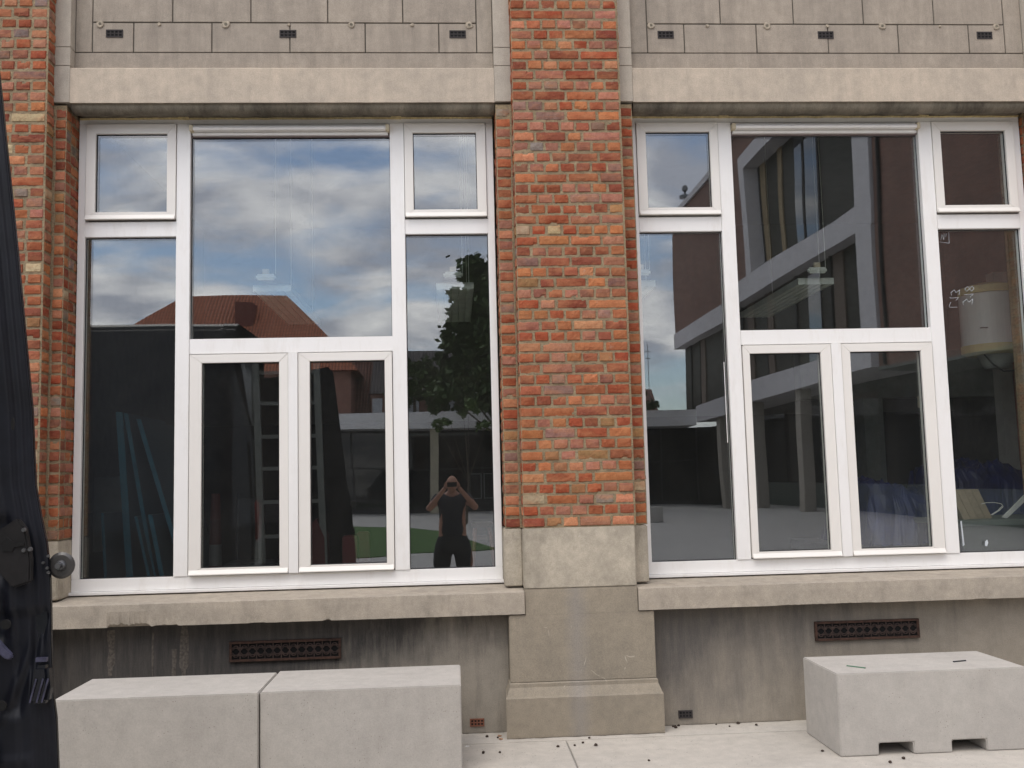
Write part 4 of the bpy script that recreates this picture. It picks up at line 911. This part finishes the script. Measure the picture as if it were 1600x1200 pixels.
q = MB(); q.box(XW-.10, XW+1.2, -49.25, -22.0, 8.62, 9.5); build('upper_beam', q, M['yardconc'], wg)
q = MB(); q.box(XW-.25, XW+2, -43.8, -22.0, 4.36, 5.15); build('canopy_edge', q, M['yardconc'], wg)
q = MB(); q.box(XW-.10, XW+1.0, -23.3, -22.05, 5.15, 8.62); q.box(XW-.10, XW+1.0, -23.3, -22.05, 9.5, 14.9); q.box(XW-.10, XW+1.0, -34.9, -23.3, 14.3, 14.9); q.box(XW-.10, XW+1.0, -34.9, -34.2, 9.5, 14.3); build('window_surround', q, M['yardconc'], wg)
q = MB(); q.box(XW+.55, XW+.6, -34.2, -23.3, 9.5, 14.3); gz = build('window', q, M['dimglass'], wg)
q = MB()
for y_ in (-34.0, -29.35, -27.9): q.box(XW+.48, XW+.6, y_-.07, y_+.07, 9.5, 14.3)
build('mullion', q, M['tyre'], gz)
q = MB(); q.box(XW+.50, XW+.545, -31.9, -31.5, 9.5, 14.3); q.box(XW+.50, XW+.545, -33.9, -33.3, 9.5, 14.3); build('curtain', q, M['curtain'], gz)
q = MB(); q.box(XW+.50, XW+.545, -30.2, -29.5, 9.5, 14.3); q.box(XW+.50, XW+.545, -29.2, -28.0, 9.5, 14.3); build('bright_pane', q, M['skyglass'], gz)
q = MB(); q.box(XW+.5, XW+.55, -49.1, -23.3, 5.15, 8.62); gz = build('window', q, M['dimglass'], wg)
q = MB(); q.box(XW+.44, XW+.49, -29.2, -28.0, 5.15, 8.62); build('bright_pane', q, M['skyglass'], gz)
q = MB()
for y_ in (-47.5, -45.5, -41.0, -37.5, -34.0, -30.5, -27.0): q.box(XW+.42, XW+.58, y_-.08, y_+.08, 5.15, 8.62)
build('mullion', q, M['tyre'], gz)
q = MB()
for y_ in (-44.8, -38.9, -36.2, -33.6, -26.2): q.box(XW+.44, XW+.49, y_-.5, y_+.4, 5.2, 8.6)
build('curtain', q, plain('brown_blind', (.12, .09, .07), .9), gz)
q = MB(); q.box(XW+1.8, XW+9, yA, yB, 0, 4.36); build('ground_floor_wall', q, M['darkglass'], wg)
q = MB(); q.box(XW+1.72, XW+1.8, yA, yB, 0, 1.0); build('ground_floor_panel', q, plain('grey_green_panel', (.06, .075, .065), .5), wg)
for y_ in (-40.3, -34.8, -29.2):
    q = MB(); q.box(XW-.1, XW+.35, y_-.3, y_+.3, 0, 4.36); build('column', q, plain('column_concrete', (.30, .27, .23), .85), wg, bevel=.02)
q = MB(); q.box(XW-.05, XW+1.8, -22, yB, 4.26, 4.36); build('canopy_soffit', q, plain('soffit_grey', (.10, .11, .10), .8), wg)
q = MB(); q.bar((XW-.06, -21.5, 4.4), (XW-.06, -21.5, 16), .06, n=8); build('drainpipe', q, M['tyre'], wg)
q = MB(); q.lathe([(.05, 16.35), (.05, 16.6), (.34, 16.63), (.34, 16.78), (.10, 16.82), (.06, 17.0), (.16, 17.1), (.18, 17.25), (.12, 17.4), (.02, 17.45)], XW+.1, -45.5, n=16)
build('outdoor_lamp', q, M['chrome'], wg)

# low building across the yard
fb = thing('low_building', 'long low building with a white roof edge and dark glazing across the yard', 'building', (-8, -45, 0))
q = MB(); q.box(-32, XW-.26, -50, -43.8, 4.22, 5.0); build('roof_edge', q, plain('roof_edge_white', (.74, .72, .71), .8, .06, 2), fb)
q = MB(); q.box(-32, XW+1.7, -50, -46.0, 0, 4.22); build('glazed_wall', q, M['darkglass'], fb)
for x_ in (-22.7, -15.4, -8.1, -.75, 6.5): q = MB(); q.box(x_-.2, x_+.2, -44.4, -44.0, 0, 4.22); build('column', q, plain('pale_column', (.42, .38, .28), .8), fb)
for x_ in range(-31, 14, 2): q = MB(); q.box(x_-.04, x_+.04, -46.0, -45.93, .15, 4.2); build('mullion', q, M['grime'], fb)
q = MB(); q.box(-32, XW, -46.0, -45.9, 0, .16); q.box(-32, XW, -45.97, -45.9, 2.35, 2.43); build('rail', q, M['grime'], fb)
for x_ in (1.3, 2.0, 3.4): 
    q = MB(); q.box(x_-.3, x_+.3, -45.97, -45.94, .7, 2.1); o = build('inner_frame', q, plain('pale_grey', (.20, .21, .21), .8), fb)  # even pale grey frames in front of the dark glazing
    q = MB(); q.box(x_-.25, x_+.25, -45.94, -45.93, .75, 2.05); build('inner_pane', q, M['darkglass'], o)

# hip-roofed house
def tile_mat(name, a_, b_2):
    mt, t, b = new_mat(name); wv = t.nodes.new('ShaderNodeTexWave'); wv.inputs['Scale'].default_value = 1.6; wv.inputs['Distortion'].default_value = .4
    tcn = t.nodes.new('ShaderNodeTexCoord'); t.links.new(tcn.outputs['Object'], wv.inputs[0])
    w2_ = t.nodes.new('ShaderNodeTexWave'); w2_.bands_direction = 'Z'; w2_.inputs['Scale'].default_value = 1.3; t.links.new(tcn.outputs['Object'], w2_.inputs[0])
    c = mix(t, 1, ramp(t, add_noise(t, 2.5, 6, .8), [(.3, a_), (.7, b_2)]), ramp(t, wv.outputs['Fac'], [(.0, .55), (.6, 1.1)]), 'MULTIPLY')
    c = mix(t, 1, c, ramp(t, w2_.outputs['Fac'], [(.0, .7), (.4, 1.05)]), 'MULTIPLY')
    t.links.new(c, b.inputs['Base Color']); b.inputs['Roughness'].default_value = .85; bump(t, b, wv.outputs['Fac'], .06); return mt
M['tile'] = tile_mat('red_tiles', (.30, .085, .04), (.44, .15, .075)); M['tilebrown'] = tile_mat('brown_tiles', (.15, .075, .055), (.22, .11, .08)); M['tiledark'] = tile_mat('dark_tiles', (.06, .05, .05), (.09, .08, .08))
M['housebrick'] = plain('house_brick', (.24, .12, .09), .9, .25, 5); M['houseroof'] = M['tile']
hh_ = thing('hip_roof_house', 'house with an orange tiled hip roof beyond the yard, mirrored in the left window', 'house', (-13.7, -59, 0))
def hip(q, x0, x1, y0, y1, z0, rx0, rx1, ry, z1):
    v = [(x0, y0, z0), (x1, y0, z0), (x1, y1, z0), (x0, y1, z0), (rx0, ry, z1), (rx1, ry, z1)]
    q.hull(v, [(0, 1, 5, 4), (1, 2, 5), (2, 3, 4, 5), (3, 0, 4), (3, 2, 1, 0)])
# front (facing +y, toward the wall) eave at y=-51.8
q = MB(); hip(q, -24.2, -5.1, -62.6, -51.8, 8.2, -17.2, -10.9, -57.2, 13.95); build('roof', q, M['tile'], hh_)
q = MB(); q.box(-23.6, -5.6, -62, -52.3, 0, 8.2); build('wall', q, M['housebrick'], hh_)
q = MB(); q.box(-13.6, -12.6, -56.4, -55.0, 11.2, 13.1); build('dormer', q, plain('dark_dormer', (.12, .03, .02), .8), hh_)
for x_ in (-20, -16.5, -13, -9.5): q = MB(); q.box(x_-.6, x_+.6, -52.3, -52.25, 5, 6.8); build('window', q, M['darkglass'], hh_)
# brown roofed house with skylight
h2 = thing('brown_roof_house', 'house with a steep brown roof and a small skylight, mirrored in the left window', 'house', (-6, -56, 0))
q = MB(); q.prism([(-54.0, 5.3), (-58.0, 10.6), (-62, 5.3)], 0, -9.0, -4.6); build('roof', q, M['tilebrown'], h2)
q = MB(); q.box(-8.9, -4.7, -61.8, -54.2, 0, 5.3); build('wall', q, M['housebrick'], h2)
q = MB(); q.hull([(-5.75, -56.55, 8.45), (-5.05, -56.55, 8.45), (-5.05, -56.95, 9.0), (-5.75, -56.95, 9.0), (-5.75, -56.47, 8.55), (-5.05, -56.47, 8.55), (-5.05, -56.87, 9.1), (-5.75, -56.87, 9.1)], [(0,3,2,1),(4,5,6,7),(0,1,5,4),(1,2,6,5),(2,3,7,6),(3,0,4,7)]); build('skylight', q, M['frame'], h2)
q = MB(); q.box(-9.0, -4.6, -54.05, -53.9, 5.25, 5.38); build('gutter', q, M['frame'], h2)
h3 = thing('grey_roof_house', 'low brick house with a dark grey roof beside the brown roofed one', 'house', (-2.6, -55, 0))
q = MB(); q.prism([(-53.6, 6.9), (-57.0, 9.9), (-60, 6.9)], 0, -4.55, 1.5); build('roof', q, M['tiledark'], h3)
q = MB(); q.box(-4.5, 1.4, -59.8, -53.9, 0, 6.9); build('wall', q, M['housebrick'], h3)
for x_ in (-4.1, -2.0, .2): q = MB(); q.box(x_-.3, x_+.3, -53.9, -53.85, 5.3, 6.6); build('window', q, plain('pale_window', (.5, .52, .55), .3), h3)
h4 = thing('red_roof_house', 'far house with a low red roof mirrored beside the brick pier in the right window', 'house', (10, -60, 0))
q = MB(); q.prism([(-56, 5.2), (-59.0, 7.4), (-62, 5.2)], 0, 4, 13.2); build('roof', q, M['tilebrown'], h4)
q = MB(); q.box(4.2, 13, -61.8, -56.2, 0, 5.2); build('wall', q, M['housebrick'], h4)
q = MB(); q.bar((12.05, -54.0, 0), (12.05, -54.0, 9.6), .03, .02, 6); q.box(11.9, 12.2, -54.01, -53.99, 8.7, 8.74); q.box(11.85, 12.25, -54.01, -53.99, 9.1, 9.14); tag(build('aerial_mast', q, M['alu']), 'thin aerial mast against the sky mirrored in the right window', 'aerial')

# ------------------------------------------------------------------ trees
def leaf_mat(name, a_, b_2):
    mt, t, b = new_mat(name); t.links.new(ramp(t, add_noise(t, 1.3, 4, .7), [(.3, a_), (.7, b_2)]), b.inputs['Base Color']); b.inputs['Roughness'].default_value = .7; return mt
M['leaf'] = leaf_mat('dark_leaves', (.025, .05, .012), (.06, .10, .02)); M['leaf2'] = leaf_mat('light_leaves', (.06, .11, .02), (.10, .16, .035)); M['bark'] = plain('bark', (.09, .07, .05), .9, .3, 12)
def tree(label, x, y, h, clumps, n, size, mt, tr, group='trees in and beyond the yard'):
    r2 = random.Random(int(x*10)+int(h*7)); t = thing('tree', label, 'tree', (x, y, 0), group)
    q = MB(); top = min(h*.75, max(c[2] for c in clumps)); q.bar((x, y, 0), (x+.1, y, top*.5), tr, tr*.7, 9); q.bar((x+.1, y, top*.5), (x, y, top), tr*.7, tr*.25, 8)
    for c in clumps: q.bar((x+.08, y, max(c[2]*.45, top*.35)), (c[0], c[1], c[2]), tr*.35, tr*.08, 6)
    build('trunk', q, M['bark'], t)
    q = MB(); vol = [c[3]**2 for c in clumps]
    subs = []
    for c in clumps:
        for _ in range(max(3, int(c[3]*9))):
            d = Vector((r2.gauss(0, 1), r2.gauss(0, 1), r2.gauss(0, 1))).normalized()*c[3]*r2.uniform(.45, 1.0)
            subs.append((c[0]+d.x, c[1]+d.y, c[2]+d.z*.85, c[3]*r2.uniform(.16, .34)))
    for _ in range(n):
        c = r2.choice(subs); d = Vector((r2.gauss(0, .55), r2.gauss(0, .55), r2.gauss(0, .45)))*c[3]; p_ = Vector(c[:3])+d
        u = Vector((r2.gauss(0, 1), r2.gauss(0, 1), r2.gauss(0, .6))).normalized(); v = u.orthogonal().normalized(); s_ = size*r2.uniform(.6, 1.3)
        q.face([p_-u*s_, p_-v*s_*.55, p_+u*s_, p_+v*s_*.55])
    build('crown', q, mt, t); return t
tree('tall dark leafy tree mirrored in the right pane of the left window', 2.6, -39.5, 12.5,
     [(2.3, -39, 10.6, 1.7), (3.6, -39, 11.6, 1.6), (1.6, -39, 9.0, 1.5), (4.5, -39.5, 9.5, 2.2), (1.3, -39, 7.2, 1.5), (3.0, -39, 7.5, 2.2), (1.5, -39, 5.7, 1.6), (4.5, -39, 6.0, 2.2), (.3, -39.3, 6.3, .9), (.6, -39.2, 8.6, 1.1), (.9, -39.2, 9.6, .9), (1.4, -39.2, 10.8, 1.0), (2.0, -39, 9.5, 1.6), (2.2, -39, 8.0, 1.7), (2.0, -39, 6.3, 1.7), (.9, -39, 6.4, 1.2), (.3, -39.2, 7.3, 1.0), (.1, -39.2, 5.2, .9)], 30000, .19, M['leaf'], .22)
tree('slender young tree with thin foliage in front of the low building', .56, -29.8, 4.4,
     [(.0, -29.8, 3.7, .5), (.7, -29.8, 3.9, .55), (1.4, -29.8, 3.75, .5), (.5, -29.6, 4.1, .35), (-.4, -29.8, 3.5, .25)], 520, .085, M['leaf2'], .045)
tree('dark bushy tree behind the low building, left of the tall tree', -1.9, -51.5, 9,
     [(-1.9, -51.8, 7.8, 1.3), (-.8, -51.8, 6.9, 1.4), (-2.6, -51.8, 6.6, 1.2), (.6, -51.5, 7.6, 1.4)], 5000, .17, M['leaf'], .2)
tree('low dark tree far beside the red roofed house', 10.9, -52.5, 7.2, [(10.6, -52.4, 6.0, 1.0), (9.4, -52.4, 5.7, 1.1), (11.4, -52.4, 5.5, .8)], 2500, .15, M['leaf'], .15)

# ------------------------------------------------------------------ the photographer, mirrored in the left window
per = thing('person', 'bald person in dark t-shirt and shorts holding up a phone, mirrored in the glass', 'person', (0, -6.5, 0))
def skin(name, verts, edges, radii, mt, parent, sub=2, root=0):
    me = bpy.data.meshes.new(name); me.from_pydata(verts, edges, []); me.materials.append(mt)
    o = bpy.data.objects.new(name, me); C.objects.link(o); o.parent = parent; o.matrix_parent_inverse = Matrix.Translation(-per.location)
    sm = o.modifiers.new('skin', 'SKIN'); sm.use_smooth_shade = True
    for i, r_ in enumerate(radii):
        d = me.skin_vertices[0].data[i]; d.radius = (r_, r_) if isinstance(r_, (int, float)) else r_; d.use_root = (i == root)
    sb = o.modifiers.new('sub', 'SUBSURF'); sb.levels = sub; sb.render_levels = sub
    return o
M['skin'] = plain('skin', (.42, .22, .15), .6, .08, 20); M['shirt'] = plain('dark_shirt', (.018, .02, .028), .85, .2, 10); M['shorts'] = plain('dark_shorts', (.012, .012, .014), .85, .2, 10)
Y0 = -6.52
V_ = [(0, Y0, .93), (0, Y0, 1.12), (0, Y0, 1.28), (0, Y0+.01, 1.38), (0, Y0+.03, 1.45),        # pelvis..neck
      (-.18, Y0, 1.30), (-.30, Y0+.12, 1.16), (-.12, Y0+.25, 1.40), (-.085, Y0+.265, 1.45),
      (.18, Y0, 1.30), (.30, Y0+.12, 1.16), (.12, Y0+.25, 1.40), (.085, Y0+.265, 1.45),
      (-.10, Y0, .88), (-.115, Y0+.01, .48), (-.12, Y0-.02, .09), (-.125, Y0+.12, .035),
      (.10, Y0, .88), (.115, Y0+.01, .48), (.12, Y0-.02, .09), (.125, Y0+.12, .035)]
E_ = [(0, 1), (1, 2), (2, 3), (3, 4), (2, 5), (5, 6), (6, 7), (7, 8), (2, 9), (9, 10), (10, 11), (11, 12), (0, 13), (13, 14), (14, 15), (15, 16), (0, 17), (17, 18), (18, 19), (19, 20)]
Rr = [(.15, .11), (.145, .10), (.15, .10), .055, .055, .062, .043, .029, .028, .062, .043, .029, .028, .092, .058, .04, .035, .092, .058, .04, .035]
body = skin('body', V_, E_, Rr, M['skin'], per)
skin('t_shirt', [(0, Y0, .70), (0, Y0, 1.0), (0, Y0, 1.14), (0, Y0, 1.27), (-.19, Y0, 1.305), (-.25, Y0+.06, 1.23), (.19, Y0, 1.305), (.25, Y0+.06, 1.23)], [(0, 1), (1, 2), (2, 3), (3, 4), (4, 5), (3, 6), (6, 7)],
     [(.205, .14), (.18, .13), (.175, .125), (.165, .115), .078, .066, .078, .066], M['shirt'], per)
skin('shorts', [(0, Y0, .90), (0, Y0, .82), (-.12, Y0, .66), (-.15, Y0, .36), (.12, Y0, .66), (.15, Y0, .36)], [(0, 1), (1, 2), (2, 3), (1, 4), (4, 5)], [(.175, .125), (.18, .12), .13, .115, .13, .115], M['shorts'], per)
# head as a shaped mesh: skull, jaw, nose, brow, ears
hm = MB(); cx_, cy_, cz_ = 0, Y0+.05, 1.485; nu, nv = 28, 20
for j in range(nv+1):
    ph = math.pi*j/nv
    for i in range(nu):
        th = 2*math.pi*i/nu; sx, sy, sz = math.sin(ph)*math.sin(th), math.sin(ph)*math.cos(th), math.cos(ph)
        x, y, z = sx*.075, sy*.095, sz*.115
        if sz < 0: x *= 1-.32*(-sz); y *= 1-.12*(-sz); y += .012*(-sz)
        if sy > .55:
            if abs(x) < .014 and -.045 < z < .015: y += .022*(1-abs(x)/.014)*(1-max(0, (z+.03))/.045)
            if abs(z-.02) < .012 and .012 < abs(x) < .045: y -= .008
            if abs(z+.06) < .008 and abs(x) < .025: y += .004
        if abs(sx) > .93 and abs(z) < .03: x *= 1.16
        hm.v.append((cx_+x, cy_+y, cz_+z))
for j in range(nv):
    for i in range(nu): hm.f.append((j*nu+i, (j+1)*nu+i, (j+1)*nu+(i+1) % nu, j*nu+(i+1) % nu)); hm.mi.append(0)
build('head', hm, M['skin'], per, smooth=True)
for sx in (-1, 1):   # hands closing on the phone's ends
    hv = [(sx*.085, Y0+.262, 1.44), (sx*.082, Y0+.27, 1.475)]; he = [(0, 1)]; hr = [(.03, .02), (.034, .017)]
    for k in range(4):
        b0 = len(hv); zf = 1.462+k*.017
        hv += [(sx*.076, Y0+.285, zf), (sx*.070, Y0+.302, zf+.004), (sx*.058, Y0+.306, zf+.004)]; he += [(1, b0), (b0, b0+1), (b0+1, b0+2)]; hr += [.0085, .008, .007]
    b0 = len(hv); hv += [(sx*.062, Y0+.27, 1.455), (sx*.045, Y0+.282, 1.463)]; he += [(0, b0), (b0, b0+1)]; hr += [.011, .009]
    skin('hand', hv, he, hr, M['skin'], per, 1)
q = MB(); q.box(-.062, .062, Y0+.289, Y0+.297, 1.457, 1.517); tag(build('phone', q, M['tyre'], bevel=.003), 'black phone held sideways in front of the face of the person in the reflection', 'phone')
